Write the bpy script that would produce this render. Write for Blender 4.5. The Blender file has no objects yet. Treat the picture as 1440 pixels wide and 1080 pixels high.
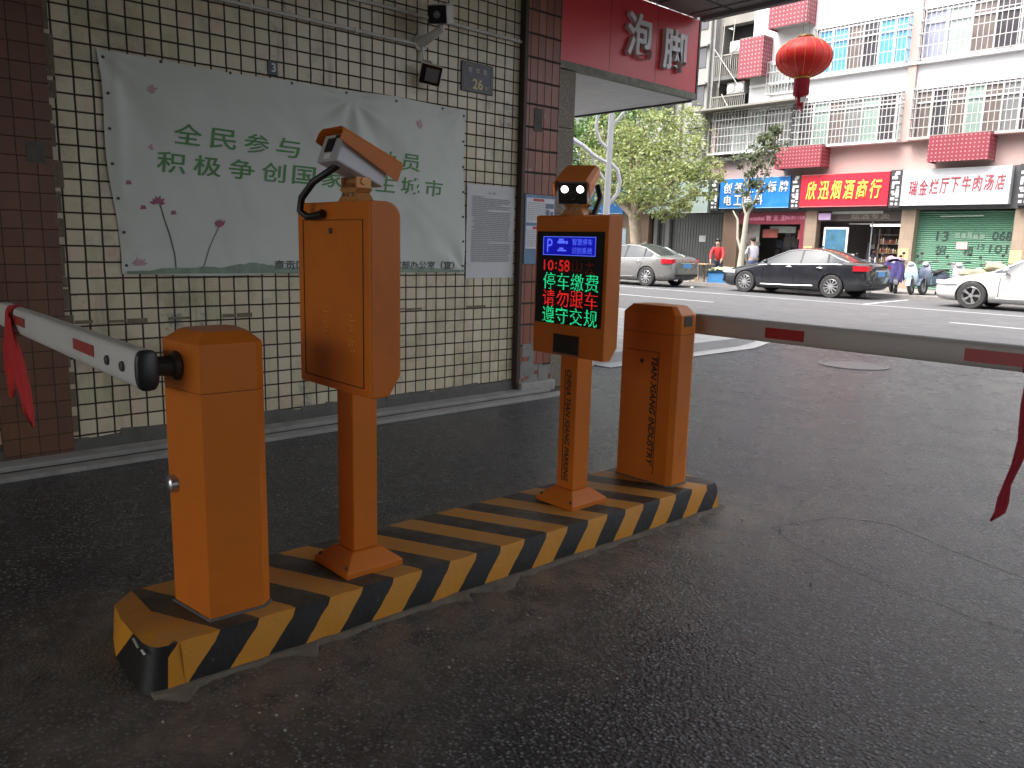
import bpy, bmesh, math, random
from math import sin, cos, pi, radians as R
from mathutils import Vector, Matrix, noise

S = bpy.context.scene
COL = S.collection

# ---------------------------------------------------------------- camera, sky, sun, exposure
EYE = Vector((0, 0, 1.4))
def make_camera():
    yaw, pitch, roll = R(47.4126), R(10.0849), R(1.4822)
    f = Vector((-sin(yaw)*cos(pitch), cos(yaw)*cos(pitch), -sin(pitch)))
    r = Vector((cos(yaw), sin(yaw), 0)); u = r.cross(f)
    r2 = r*cos(roll)+u*sin(roll); u2 = -r*sin(roll)+u*cos(roll)
    cd = bpy.data.cameras.new('camera'); co = bpy.data.objects.new('camera', cd); COL.objects.link(co)
    cd.sensor_fit = 'HORIZONTAL'; cd.sensor_width = 36; cd.lens = 36*1107.4/1440
    cd.clip_start = .05; cd.clip_end = 500
    m = Matrix((r2, u2, -f)).transposed().to_4x4(); m.translation = EYE
    co.matrix_world = m; S.camera = co
make_camera()
SUN_EL, SUN_AZ = R(58), R(200)
W = bpy.data.worlds.new('World'); S.world = W; W.use_nodes = True
_n = W.node_tree.nodes; _l = W.node_tree.links
_bg = _n.get('Background') or _n.new('ShaderNodeBackground')
_sky = _n.new('ShaderNodeTexSky'); _sky.sky_type = 'NISHITA'; _sky.sun_disc = False
_sky.sun_elevation = SUN_EL; _sky.sun_rotation = SUN_AZ
_sky.air_density = 1.0; _sky.dust_density = 7.0; _sky.ozone_density = 1.0; _sky.altitude = 100
_hs = _n.new('ShaderNodeHueSaturation'); _hs.inputs['Saturation'].default_value = .35   # cloud-veiled sky
_l.new(_sky.outputs[0], _hs.inputs['Color']); _l.new(_hs.outputs[0], _bg.inputs[0]); _bg.inputs[1].default_value = .15
_out = _n.get('World Output') or _n.new('ShaderNodeOutputWorld'); _l.new(_bg.outputs[0], _out.inputs[0])
_sd = bpy.data.lights.new('sun', 'SUN'); _sd.energy = .5; _sd.angle = R(25); _sd.color = (1, .96, .9)
_so = bpy.data.objects.new('sun', _sd); COL.objects.link(_so)
_d = Vector((sin(SUN_AZ)*cos(SUN_EL), cos(SUN_AZ)*cos(SUN_EL), sin(SUN_EL)))
_so.rotation_euler = _d.to_track_quat('Z', 'Y').to_euler()
S.view_settings.view_transform = 'Standard'; S.view_settings.look = 'None'
S.view_settings.exposure = 2.05; S.view_settings.gamma = 1; S.view_settings.use_curve_mapping = False
S.cycles.max_bounces = 10; S.cycles.diffuse_bounces = 6; S.cycles.glossy_bounces = 4; S.cycles.transparent_max_bounces = 12
S.cycles.use_denoising = True
random.seed(7)

# ---------------------------------------------------------------- materials
def new_mat(name):
    m = bpy.data.materials.new(name); m.use_nodes = True
    nt = m.node_tree; b = nt.nodes['Principled BSDF']
    return m, nt, b
def N(nt, t, **kw):
    n = nt.nodes.new(t)
    for k, v in kw.items():
        if k in n.inputs.keys(): n.inputs[k].default_value = v
        else: setattr(n, k, v)
    return n
def L(nt, a, b): nt.links.new(a, b)
def math_n(nt, op, a, b=None, clamp=False):
    n = nt.nodes.new('ShaderNodeMath'); n.operation = op; n.use_clamp = clamp
    for i, v in enumerate((a, b)):
        if v is None: continue
        if isinstance(v, (int, float)): n.inputs[i].default_value = v
        else: nt.links.new(v, n.inputs[i])
    return n.outputs[0]
def mixc(nt, fac, a, b, mode='MIX'):
    n = nt.nodes.new('ShaderNodeMix'); n.data_type = 'RGBA'; n.blend_type = mode
    if isinstance(fac, (int, float)): n.inputs[0].default_value = fac
    else: nt.links.new(fac, n.inputs[0])
    for i, v in ((6, a), (7, b)):
        if isinstance(v, tuple): n.inputs[i].default_value = v if len(v) == 4 else (*v, 1)
        else: nt.links.new(v, n.inputs[i])
    return n.outputs[2]
def ramp(nt, x, lo, hi):
    n = nt.nodes.new('ShaderNodeMapRange'); n.inputs[1].default_value = lo; n.inputs[2].default_value = hi
    nt.links.new(x, n.inputs[0]); return n.outputs[0]
def noise_n(nt, co, scale, detail=4, rough=.55):
    n = nt.nodes.new('ShaderNodeTexNoise'); n.inputs['Scale'].default_value = scale
    n.inputs['Detail'].default_value = detail; n.inputs['Roughness'].default_value = rough
    nt.links.new(co, n.inputs['Vector']); return n.outputs[0]
def objco(nt):
    return nt.nodes.new('ShaderNodeTexCoord').outputs['Object']
def sc(c, k): return tuple(max(0, min(1, v*k)) for v in c)

_mats = {}
def pm(name, col, rough=.5, metal=0., var=.12, scale=6, bump=0, bscale=120, coat=0, dirt=None, dirt_amt=.3, dscale=3, spec=None, chips=None):
    """paint / plaster / plastic with mild tone variation, optional dirt blotches and bump"""
    if name in _mats: return _mats[name]
    m, nt, b = new_mat(name); co = objco(nt)
    c = mixc(nt, noise_n(nt, co, scale), sc(col, 1-var), sc(col, 1+var))
    if dirt:
        f = ramp(nt, noise_n(nt, co, dscale, 8, .7), .5, .75)
        c = mixc(nt, math_n(nt, 'MULTIPLY', f, dirt_amt), c, dirt)
    if chips:
        c = mixc(nt, math_n(nt, 'MULTIPLY', ramp(nt, noise_n(nt, co, 34, 9, .8), .69, .72), .8), c, chips)
    L(nt, c, b.inputs['Base Color'])
    r = ramp(nt, noise_n(nt, co, scale*2), -.5, 1.5)
    rr = nt.nodes.new('ShaderNodeMapRange'); L(nt, r, rr.inputs[0]); rr.inputs[3].default_value = max(0, rough-.08); rr.inputs[4].default_value = min(1, rough+.08)
    L(nt, rr.outputs[0], b.inputs['Roughness'])
    b.inputs['Metallic'].default_value = metal; b.inputs['Coat Weight'].default_value = coat; b.inputs['Coat Roughness'].default_value = .08
    if spec is not None: b.inputs['Specular IOR Level'].default_value = spec
    if bump:
        bn = N(nt, 'ShaderNodeBump', Strength=bump, Distance=.01); L(nt, noise_n(nt, co, bscale, 3), bn.inputs['Height']); L(nt, bn.outputs[0], b.inputs['Normal'])
    _mats[name] = m; return m
def emit(name, col, strength):
    if name in _mats: return _mats[name]
    m, nt, b = new_mat(name); b.inputs['Base Color'].default_value = (*sc(col, .3), 1)
    b.inputs['Emission Color'].default_value = (*col, 1); b.inputs['Emission Strength'].default_value = strength
    _mats[name] = m; return m
def glass(name, col, rough=.05, spec=.8):
    return pm(name, col, rough, 0, .25, 1.5, spec=spec)

def tile_mat(name, cols, grout, pitch_y, pitch_z, off_y, off_z, gw=.06, rough=.35, axis=0, stain=(.10, .08, .05), stain_amt=.35, chip=.0):
    """square facing tiles on a wall plane; every tile has its own tone; dirty sunk joints"""
    m, nt, b = new_mat(name); co = objco(nt)
    sp = N(nt, 'ShaderNodeSeparateXYZ'); L(nt, co, sp.inputs[0])
    h = sp.outputs[1] if axis == 0 else sp.outputs[0]
    u = math_n(nt, 'DIVIDE', math_n(nt, 'SUBTRACT', h, off_y), pitch_y)
    v = math_n(nt, 'DIVIDE', math_n(nt, 'SUBTRACT', sp.outputs[2], off_z), pitch_z)
    fu, fv = math_n(nt, 'FLOOR', u), math_n(nt, 'FLOOR', v)
    cb = N(nt, 'ShaderNodeCombineXYZ'); L(nt, fu, cb.inputs[0]); L(nt, fv, cb.inputs[1])
    wn = N(nt, 'ShaderNodeTexWhiteNoise'); wn.noise_dimensions = '2D'; L(nt, cb.outputs[0], wn.inputs['Vector'])
    cr = N(nt, 'ShaderNodeValToRGB'); L(nt, wn.outputs['Value'], cr.inputs[0])
    e = cr.color_ramp.elements
    e[0].color = (*cols[0], 1); e[1].color = (*cols[-1], 1)
    for i, c in enumerate(cols[1:-1]):
        q = e.new((i+1)/(len(cols)-1)); q.color = (*c, 1)
    c = cr.outputs[0]
    wob = math_n(nt, 'MULTIPLY', math_n(nt, 'SUBTRACT', noise_n(nt, co, 9, 2), .5), .06)
    def edge(t, f):
        fr = math_n(nt, 'ABSOLUTE', math_n(nt, 'SUBTRACT', math_n(nt, 'ADD', math_n(nt, 'SUBTRACT', t, f), wob), .5))
        return fr
    mx = math_n(nt, 'MAXIMUM', edge(u, fu), edge(v, fv))
    g = ramp(nt, mx, .5-gw, .5-gw*.55)
    st = ramp(nt, noise_n(nt, co, 2.2, 9, .72), .5, .72)
    c = mixc(nt, math_n(nt, 'MULTIPLY', st, stain_amt), c, stain)
    c = mixc(nt, math_n(nt, 'MULTIPLY', noise_n(nt, co, 40, 4), .25), c, sc(cols[0], .5))
    mp = N(nt, 'ShaderNodeMapping'); mp.inputs['Scale'].default_value = (5, 5, .55); L(nt, co, mp.inputs['Vector'])
    dr = ramp(nt, noise_n(nt, mp.outputs[0], 1.6, 6, .65), .55, .74)
    c = mixc(nt, math_n(nt, 'MULTIPLY', dr, stain_amt*.75), c, sc(stain, .8))
    if chip:
        ch = ramp(nt, noise_n(nt, co, 1.7, 10, .75), .66-chip*.08, .70-chip*.08)
        c = mixc(nt, ch, c, (.30, .27, .23))
    c = mixc(nt, g, c, grout)
    L(nt, c, b.inputs['Base Color'])
    rr = nt.nodes.new('ShaderNodeMapRange'); L(nt, g, rr.inputs[0]); rr.inputs[3].default_value = rough; rr.inputs[4].default_value = .9
    L(nt, rr.outputs[0], b.inputs['Roughness'])
    hgt = math_n(nt, 'SUBTRACT', math_n(nt, 'ADD', math_n(nt, 'MULTIPLY', noise_n(nt, co, 60, 3), .25), math_n(nt, 'MULTIPLY', wn.outputs['Value'], .7)), g)
    bn = N(nt, 'ShaderNodeBump', Strength=.5, Distance=.006); L(nt, hgt, bn.inputs['Height']); L(nt, bn.outputs[0], b.inputs['Normal'])
    _mats[name] = m; return m

def asphalt_mat(name, base, agg, rough=.6, aggsc=95, dirt=True, grain=.9):
    m, nt, b = new_mat(name); co = objco(nt)
    vo = N(nt, 'ShaderNodeTexVoronoi', Scale=aggsc); L(nt, co, vo.inputs['Vector'])
    sv = N(nt, 'ShaderNodeSeparateXYZ'); L(nt, vo.outputs['Color'], sv.inputs[0])
    bright = ramp(nt, sv.outputs[0], .35, 1.0)
    core = math_n(nt, 'SUBTRACT', 1.0, ramp(nt, vo.outputs['Distance'], .25, .55))
    sp = math_n(nt, 'MULTIPLY', math_n(nt, 'MULTIPLY', bright, core), grain)
    big = noise_n(nt, co, .7, 6, .6)
    c = mixc(nt, big, sc(base, .7), sc(base, 1.35))
    c = mixc(nt, sp, c, agg)
    c = mixc(nt, math_n(nt, 'MULTIPLY', ramp(nt, noise_n(nt, co, 260, 2), .45, .7), .5), c, sc(base, .45))
    rsrc = math_n(nt, 'SUBTRACT', noise_n(nt, co, 2.5, 5), .5)
    if dirt:
        # cement dust and spilt mortar along the foot of the barrier island
        s2 = N(nt, 'ShaderNodeSeparateXYZ'); L(nt, co, s2.inputs[0])
        wv = math_n(nt, 'MULTIPLY', math_n(nt, 'SUBTRACT', noise_n(nt, co, 2.3, 6, .6), .5), 1.1)
        dx = math_n(nt, 'ABSOLUTE', math_n(nt, 'ADD', math_n(nt, 'ADD', s2.outputs[0], 2.45), wv))
        fx = math_n(nt, 'SUBTRACT', 1.0, ramp(nt, dx, .34, .95))
        dy = math_n(nt, 'ABSOLUTE', math_n(nt, 'ADD', math_n(nt, 'SUBTRACT', s2.outputs[1], 2.15), wv))
        fy = math_n(nt, 'SUBTRACT', 1.0, ramp(nt, dy, 1.45, 2.2))
        f = math_n(nt, 'MULTIPLY', math_n(nt, 'MULTIPLY', fx, fy), ramp(nt, noise_n(nt, co, 6, 8, .7), .3, .62))
        c = mixc(nt, math_n(nt, 'MULTIPLY', f, .9), c, (.20, .155, .115))
        pz = ramp(nt, noise_n(nt, co, .45, 5, .6), .52, .6)
        c = mixc(nt, math_n(nt, 'MULTIPLY', math_n(nt, 'MULTIPLY', pz, ramp(nt, noise_n(nt, co, 9, 6, .7), .3, .7)), .55), c, (.10, .095, .085))
        fl = ramp(nt, noise_n(nt, co, 13, 2, .4), .78, .8)
        c = mixc(nt, math_n(nt, 'MULTIPLY', fl, .6), c, (.4, .38, .34))
    L(nt, c, b.inputs['Base Color'])
    L(nt, math_n(nt, 'ADD', math_n(nt, 'MULTIPLY', rsrc, .35), rough, True), b.inputs['Roughness']); b.inputs['Specular IOR Level'].default_value = .30
    bn = N(nt, 'ShaderNodeBump', Strength=.6, Distance=.006)
    L(nt, math_n(nt, 'ADD', math_n(nt, 'MULTIPLY', vo.outputs['Distance'], -1.0), math_n(nt, 'MULTIPLY', noise_n(nt, co, 300, 2), .5)), bn.inputs['Height']); L(nt, bn.outputs[0], b.inputs['Normal'])
    _mats[name] = m; return m

def stripe_mat():
    m, nt, b = new_mat('hazard_paint'); tc = nt.nodes.new('ShaderNodeTexCoord'); co = tc.outputs['Object']
    sp = N(nt, 'ShaderNodeSeparateXYZ'); L(nt, tc.outputs['UV'], sp.inputs[0])
    wob = math_n(nt, 'MULTIPLY', math_n(nt, 'SUBTRACT', noise_n(nt, co, 25, 3), .5), .010)
    u = math_n(nt, 'FRACT', math_n(nt, 'DIVIDE', math_n(nt, 'ADD', math_n(nt, 'ADD', sp.outputs[0], .265*40-.93+.1325), wob), .265))
    k = math_n(nt, 'LESS_THAN', u, .5)
    yel = mixc(nt, noise_n(nt, co, 7, 6), (.50, .195, .012), (.58, .25, .02))
    blk = mixc(nt, noise_n(nt, co, 9, 5), (.006, .006, .006), (.016, .015, .014))
    c = mixc(nt, k, blk, yel)
    nz = N(nt, 'ShaderNodeNewGeometry'); sn = N(nt, 'ShaderNodeSeparateXYZ'); L(nt, nz.outputs['Normal'], sn.inputs[0])
    top = ramp(nt, sn.outputs[2], .6, .9)
    d = math_n(nt, 'MULTIPLY', math_n(nt, 'ADD', ramp(nt, noise_n(nt, co, 5, 9, .75), .38, .72), .12), math_n(nt, 'ADD', math_n(nt, 'MULTIPLY', top, .50), .015))
    c = mixc(nt, d, c, (.21, .16, .11))
    wear = ramp(nt, noise_n(nt, co, 14, 8, .8), .645, .68)
    c = mixc(nt, math_n(nt, 'MULTIPLY', wear, .7), c, (.25, .21, .17))
    L(nt, c, b.inputs['Base Color']); b.inputs['Roughness'].default_value = .5; b.inputs['Specular IOR Level'].default_value = .25
    bn = N(nt, 'ShaderNodeBump', Strength=.3, Distance=.01); L(nt, noise_n(nt, co, 30, 6), bn.inputs['Height']); L(nt, bn.outputs[0], b.inputs['Normal'])
    return m

def dots_mat(name, col, dot, px, pz, rad, axis=0):
    """sheet metal with a grid of round holes drawn as coloured dots"""
    m, nt, b = new_mat(name); co = objco(nt)
    sp = N(nt, 'ShaderNodeSeparateXYZ'); L(nt, co, sp.inputs[0])
    hx = math_n(nt, 'ADD', sp.outputs[0], sp.outputs[1])
    a = math_n(nt, 'SUBTRACT', math_n(nt, 'FRACT', math_n(nt, 'DIVIDE', hx, px)), .5)
    c = math_n(nt, 'SUBTRACT', math_n(nt, 'FRACT', math_n(nt, 'DIVIDE', sp.outputs[2], pz)), .5)
    d = math_n(nt, 'SQRT', math_n(nt, 'ADD', math_n(nt, 'MULTIPLY', a, a), math_n(nt, 'MULTIPLY', c, c)))
    k = math_n(nt, 'LESS_THAN', d, rad)
    base = mixc(nt, noise_n(nt, co, 1.5, 6), sc(col, .75), sc(col, 1.2))
    L(nt, mixc(nt, k, base, dot), b.inputs['Base Color']); b.inputs['Roughness'].default_value = .5  # pale dots paint in the lit background behind the holes
    _mats[name] = m; return m

def leaf_mat(name, c1, c2, c3):
    m, nt, b = new_mat(name)
    g = nt.nodes.new('ShaderNodeNewGeometry'); cr = N(nt, 'ShaderNodeValToRGB'); L(nt, g.outputs['Random Per Island'], cr.inputs[0])
    e = cr.color_ramp.elements; e[0].color = (*c1, 1); e[1].color = (*c3, 1); q = e.new(.5); q.color = (*c2, 1)
    co = objco(nt)
    c = mixc(nt, ramp(nt, noise_n(nt, co, 1.1, 3), .35, .65), cr.outputs[0], mixc(nt, .5, cr.outputs[0], c3))
    L(nt, c, b.inputs['Base Color']); b.inputs['Roughness'].default_value = .5
    tr = nt.nodes.new('ShaderNodeBsdfTranslucent'); L(nt, c, tr.inputs[0])
    mx = nt.nodes.new('ShaderNodeMixShader'); mx.inputs[0].default_value = .35
    L(nt, b.outputs[0], mx.inputs[1]); L(nt, tr.outputs[0], mx.inputs[2])
    L(nt, mx.outputs[0], nt.nodes['Material Output'].inputs[0])
    return m

def paving_mat(name, col, grout, s):
    return tile_mat(name, [sc(col, .8), col, sc(col, 1.15)], grout, s, s, 0, 0, .03, .7)

# ---------------------------------------------------------------- mesh building
class MB:
    def __init__(s): s.v = []; s.f = []; s.m = []; s.uv = {}
    def add(s, vs, fs, m=0):
        o = len(s.v); s.v += [tuple(v) for v in vs]
        for f in fs: s.f.append([i+o for i in f]); s.m.append(m)
        return s
    def box(s, x0, x1, y0, y1, z0, z1, m=0):
        vs = [(x0,y0,z0),(x1,y0,z0),(x1,y1,z0),(x0,y1,z0),(x0,y0,z1),(x1,y0,z1),(x1,y1,z1),(x0,y1,z1)]
        return s.add(vs, [(0,3,2,1),(4,5,6,7),(0,1,5,4),(1,2,6,5),(2,3,7,6),(3,0,4,7)], m)
    def obox(s, c, ax, ay, az, m=0):
        """box from centre and three half-axis vectors"""
        c, ax, ay, az = Vector(c), Vector(ax), Vector(ay), Vector(az)
        vs = [c+ax*i+ay*j+az*k for k in (-1,1) for i, j in ((-1,-1),(1,-1),(1,1),(-1,1))]
        return s.add(vs, [(0,3,2,1),(4,5,6,7),(0,1,5,4),(1,2,6,5),(2,3,7,6),(3,0,4,7)], m)
    def bar(s, a, b, w, h, m=0, up=(0,0,1)):
        a, b = Vector(a), Vector(b); d = (b-a); n = d.normalized(); u = Vector(up)
        if abs(n.dot(u)) > .95: u = Vector((1,0,0))
        r = n.cross(u).normalized(); u = r.cross(n)
        return s.obox((a+b)/2, r*w/2, d/2, u*h/2, m)
    def poly(s, pts, m=0): return s.add(pts, [tuple(range(len(pts)))], m)
    def prism(s, bot, top, m=0, cap=True):
        """two equal rings of 3-D points, counter-clockwise seen from the top"""
        n = len(bot); fs = [(i, (i+1) % n, n+(i+1) % n, n+i) for i in range(n)]
        if cap: fs += [tuple(range(n-1, -1, -1)), tuple(range(n, 2*n))]
        return s.add(list(bot)+list(top), fs, m)
    def rings(s, rings, m=0, cap=True, closed=True):
        n = len(rings[0]); vs = [p for r in rings for p in r]; fs = []
        for k in range(len(rings)-1):
            for i in range(n if closed else n-1):
                j = (i+1) % n; fs.append((k*n+i, k*n+j, (k+1)*n+j, (k+1)*n+i))
        if cap: fs += [tuple(range(n-1, -1, -1)), tuple(range((len(rings)-1)*n, len(rings)*n))]
        return s.add(vs, fs, m)
    def tube(s, pts, r, n=8, m=0):
        pts = [Vector(p) for p in pts]; rs = r if isinstance(r, (list, tuple)) else [r]*len(pts); rg = []
        up = Vector((0,0,1))
        for i, p in enumerate(pts):
            t = (pts[min(i+1, len(pts)-1)]-pts[max(i-1, 0)]).normalized()
            if i == 0:
                if abs(t.dot(up)) > .9: up = Vector((1,0,0))
            a = t.cross(up)
            if a.length < 1e-4: a = t.orthogonal()
            a.normalize(); b = a.cross(t).normalized(); up = b
            rg.append([p+(a*cos(2*pi*k/n)-b*sin(2*pi*k/n))*rs[i] for k in range(n)])
        return s.rings(rg, m)
    def lathe(s, c, axis, prof, n=24, m=0, cap=True):
        """prof: list of (distance along axis, radius)"""
        c, w = Vector(c), Vector(axis).normalized(); a = w.orthogonal().normalized(); b = w.cross(a)
        return s.rings([[c+w*h+(a*cos(2*pi*k/n)+b*sin(2*pi*k/n))*r for k in range(n)] for h, r in prof], m, cap)
    def ball(s, c, rx, ry, rz, n=12, k=8, m=0):
        c = Vector(c)
        return s.rings([[c+Vector((rx*cos(2*pi*i/n)*sin(pi*j/k), ry*sin(2*pi*i/n)*sin(pi*j/k), -rz*cos(pi*j/k))) for i in range(n)] for j in [.04]+list(range(1, k))+[k-.04]], m)
    def build(s, name, mats, parent=None, bevel=0, smooth=False, seg=2, xf=None, sub=0, angle=40):
        me = bpy.data.meshes.new(name); me.from_pydata([tuple(v) for v in s.v], [], s.f)
        if not isinstance(mats, (list, tuple)): mats = [mats]
        for mm in mats: me.materials.append(mm)
        for p, mi in zip(me.polygons, s.m): p.material_index = mi
        bm = bmesh.new(); bm.from_mesh(me)
        if bevel:
            es = [e for e in bm.edges if len(e.link_faces) == 2 and e.calc_face_angle(0) > R(25)]
            bmesh.ops.bevel(bm, geom=es, offset=bevel, segments=seg, affect='EDGES', profile=.6, clamp_overlap=True)
        bmesh.ops.recalc_face_normals(bm, faces=bm.faces)
        if sub: bmesh.ops.subdivide_edges(bm, edges=bm.edges, cuts=sub, use_grid_fill=True)
        bm.to_mesh(me); bm.free()
        if xf is not None: me.transform(xf)
        if smooth:
            for p in me.polygons: p.use_smooth = True
            try: me.set_sharp_from_angle(angle=R(angle))
            except Exception: pass
        o = bpy.data.objects.new(name, me); COL.objects.link(o)
        if parent: o.parent = parent
        return o

def tag(o, label=None, cat=None, group=None, kind=None):
    if label: o['label'] = label
    if cat: o['category'] = cat
    if group: o['group'] = group
    if kind: o['kind'] = kind
    return o
def thing(name, label, cat, loc=(0,0,0), group=None):
    o = bpy.data.objects.new(name, None); COL.objects.link(o); o.location = loc; o.empty_display_size = .1
    return tag(o, label, cat, group)
def world(root):
    """matrix that brings world-space geometry into root's local space"""
    return Matrix.Translation(-Vector(root.location))

# ---- lettering: the built-in font turned into mesh
_tc = {}
def glyph_mesh(s, bold=0., shear=0., extrude=0.):
    key = (s, bold, shear, extrude)
    if key in _tc: return _tc[key]
    cu = bpy.data.curves.new('lettering', 'FONT'); cu.body = s; cu.size = 1; cu.offset = bold; cu.shear = shear; cu.extrude = extrude
    cu.resolution_u = 3
    o = bpy.data.objects.new('lettering', cu); COL.objects.link(o)
    dg = bpy.context.evaluated_depsgraph_get(); dg.update()
    me = bpy.data.meshes.new_from_object(o.evaluated_get(dg))
    vs = [v.co.copy() for v in me.vertices]; fs = [tuple(p.vertices) for p in me.polygons]
    bpy.data.objects.remove(o); bpy.data.curves.remove(cu); bpy.data.meshes.remove(me)
    _tc[key] = (vs, fs); return vs, fs
def put_text(mb, s, c, right, up, w=None, h=None, bold=0., shear=0., depth=0., m=0, off=.003, warp=None):
    """adds lettering centred on c; right / up are world directions, w and h the size of its box"""
    vs, fs = glyph_mesh(s, bold, shear, depth and 1.0)
    if not vs: return
    x0, x1 = min(v.x for v in vs), max(v.x for v in vs); y0, y1 = min(v.y for v in vs), max(v.y for v in vs)
    kx = w/(x1-x0) if w else None; ky = h/(y1-y0) if h else None
    kx = kx or ky; ky = ky or kx
    r, u = Vector(right).normalized(), Vector(up).normalized(); n = r.cross(u)
    out = []
    for v in vs:
        p = Vector(c)+r*((v.x-(x0+x1)/2)*kx)+u*((v.y-(y0+y1)/2)*ky)+n*(off+((v.z+1)*depth/2 if depth else 0))
        out.append(warp(p) if warp else p)
    mb.add(out, fs, m)
def text(name, s, c, right, up, mat, parent, **kw):
    mb = MB(); put_text(mb, s, c, right, up, **kw)
    me = bpy.data.meshes.new(name); me.from_pydata([tuple(v) for v in mb.v], [], mb.f); me.materials.append(mat)
    if parent: me.transform(world(parent))
    o = bpy.data.objects.new(name, me); COL.objects.link(o); o.parent = parent; return o
def raw(mb, name, mat, parent):
    """like build() but keeps faces as they are (for flat lettering and print)"""
    me = bpy.data.meshes.new(name); me.from_pydata([tuple(v) for v in mb.v], [], mb.f)
    for q in (mat if isinstance(mat, (list, tuple)) else [mat]): me.materials.append(q)
    for p, mi in zip(me.polygons, mb.m): p.material_index = mi
    if parent: me.transform(world(parent))
    o = bpy.data.objects.new(name, me); COL.objects.link(o); o.parent = parent; return o

# ================================================================ THE SETTING
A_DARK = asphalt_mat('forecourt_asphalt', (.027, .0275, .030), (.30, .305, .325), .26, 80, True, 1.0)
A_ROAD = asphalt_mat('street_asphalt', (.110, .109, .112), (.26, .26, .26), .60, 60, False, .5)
CONC = pm('concrete', (.30, .29, .27), .75, var=.25, scale=4, bump=.4, bscale=60, dirt=(.10, .09, .07), dirt_amt=.6, dscale=5)
CONC_D = pm('dark_concrete', (.10, .095, .085), .8, var=.3, scale=5, bump=.4, dirt=(.03, .03, .025), dirt_amt=.6)
BLACK = pm('flat_black', (.012, .012, .012), .6)
WHITE_LINE = pm('road_paint', (.55, .55, .55), .6, var=.2, scale=14, dirt=(.2, .2, .2), dirt_amt=.6, dscale=9)

def sheet(name, x0, x1, y0, y1, z, mat):
    o = MB().poly([(x0,y0,z),(x1,y0,z),(x1,y1,z),(x0,y1,z)]).build(name, mat); return tag(o, kind='structure')
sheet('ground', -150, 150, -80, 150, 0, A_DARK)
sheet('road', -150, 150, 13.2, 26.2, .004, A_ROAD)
# far pavement with its kerb
PAVE = paving_mat('pavement_slabs', (.27, .255, .24), (.12, .11, .10), .4)
KERB = pm('kerb_stone', (.22, .21, .20), .8, var=.3, scale=5, bump=.3)
o = MB().box(-80, 60, 26.15, 33, -.05, .13).build('pavement', PAVE); tag(o, kind='structure')
o = MB().box(-80, 60, 25.95, 26.148, -.05, .134).build('kerb', KERB, bevel=.015); tag(o, kind='structure')
# near pavement by the pillar: kerb runs along the lane then turns the corner
kp = [(-5.62, 5.55), (-5.75, 6.2), (-6.18, 7.0), (-6.22, 10.2), (-6.4, 10.95), (-6.9, 11.55), (-7.7, 12.1), (-9.2, 12.75), (-12, 13.15), (-60, 13.2)]
inn = [(x-.16, y-.10) if i > 3 else (x-.2, y) for i, (x, y) in enumerate(kp)]
back = [(-60, 5.5), (-5.9, 5.5)]
pv = [(x, y, .12) for x, y in inn+back]
m_ = MB().prism([(x, y, -.02) for x, y, z in pv], pv); tag(m_.build('pavement', paving_mat('small_paving', (.36, .35, .33), (.17, .16, .15), .16)), kind='structure')
k = MB()
for i in range(len(kp)-1):
    a, b, c, d = kp[i], kp[i+1], inn[i+1], inn[i]
    k.prism([(*d, -.02), (*a, -.02), (*b, -.02), (*c, -.02)], [(*d, .124), (a[0]-.015, a[1], .124), (b[0]-.015, b[1], .124), (*c, .124)])
tag(k.build('kerb', pm('pale_kerb', (.36, .35, .34), .75, var=.2, scale=3, bump=.3, dirt=(.15, .14, .13))), kind='structure')
# pale gutter strip outside the kerb
g = MB()
for i in range(2, len(kp)-1):
    a, b = kp[i], kp[i+1]; q = .26
    oa = (a[0]+q, a[1]) if i < 4 else (a[0]+q*.7, a[1]+q*.7); ob = (b[0]+q, b[1]) if i+1 < 4 else (b[0]+q*.7, b[1]+q*.7)
    g.poly([(*a, .008), (*oa, .008), (*ob, .008), (*b, .008)])
tag(g.build('gutter', pm('gutter_stone', (.42, .41, .40), .75, var=.15, scale=4, bump=.2, dirt=(.2, .19, .18))), kind='structure')
# drain channel along the foot of the tiled wall: two pale edges with a dark slot
for x0, x1, zt in ((-5.43, -5.27, .035), (-5.17, -5.06, .026)):
    tag(MB().box(x0, x1, -6, 5.35 if x0 < -5.3 else 5.6, -.02, zt).build('gutter', CONC, bevel=.008), kind='structure')
tag(MB().box(-5.268, -5.172, -6, 5.5, -.01, .006).build('gutter', BLACK), kind='structure')  # plain near-black strip fills the slot

# road markings
mk = MB()
def stripe_line(x0, y0, x1, y1, w):
    d = Vector((x1-x0, y1-y0)); n = Vector((-d.y, d.x)).normalized()*w/2
    mk.poly([(x0-n.x, y0-n.y, .009), (x1-n.x, y1-n.y, .009), (x1+n.x, y1+n.y, .009), (x0+n.x, y0+n.y, .009)])
stripe_line(-60, 22.9, 30, 20.9, .13)
for a in (-60, -49, -38, -27, -17.5, -6.0, 5): stripe_line(a, 18.35 if a < -10 else 18.0, a+5.6, 18.15 if a < -10 else 17.5, .13)
for x in (-20.2, -9.55, -2.6): stripe_line(x, 21.9, x-.25, 25.6, .11)
tag(raw(mk, 'road_marking', WHITE_LINE, None), kind='structure')
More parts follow.
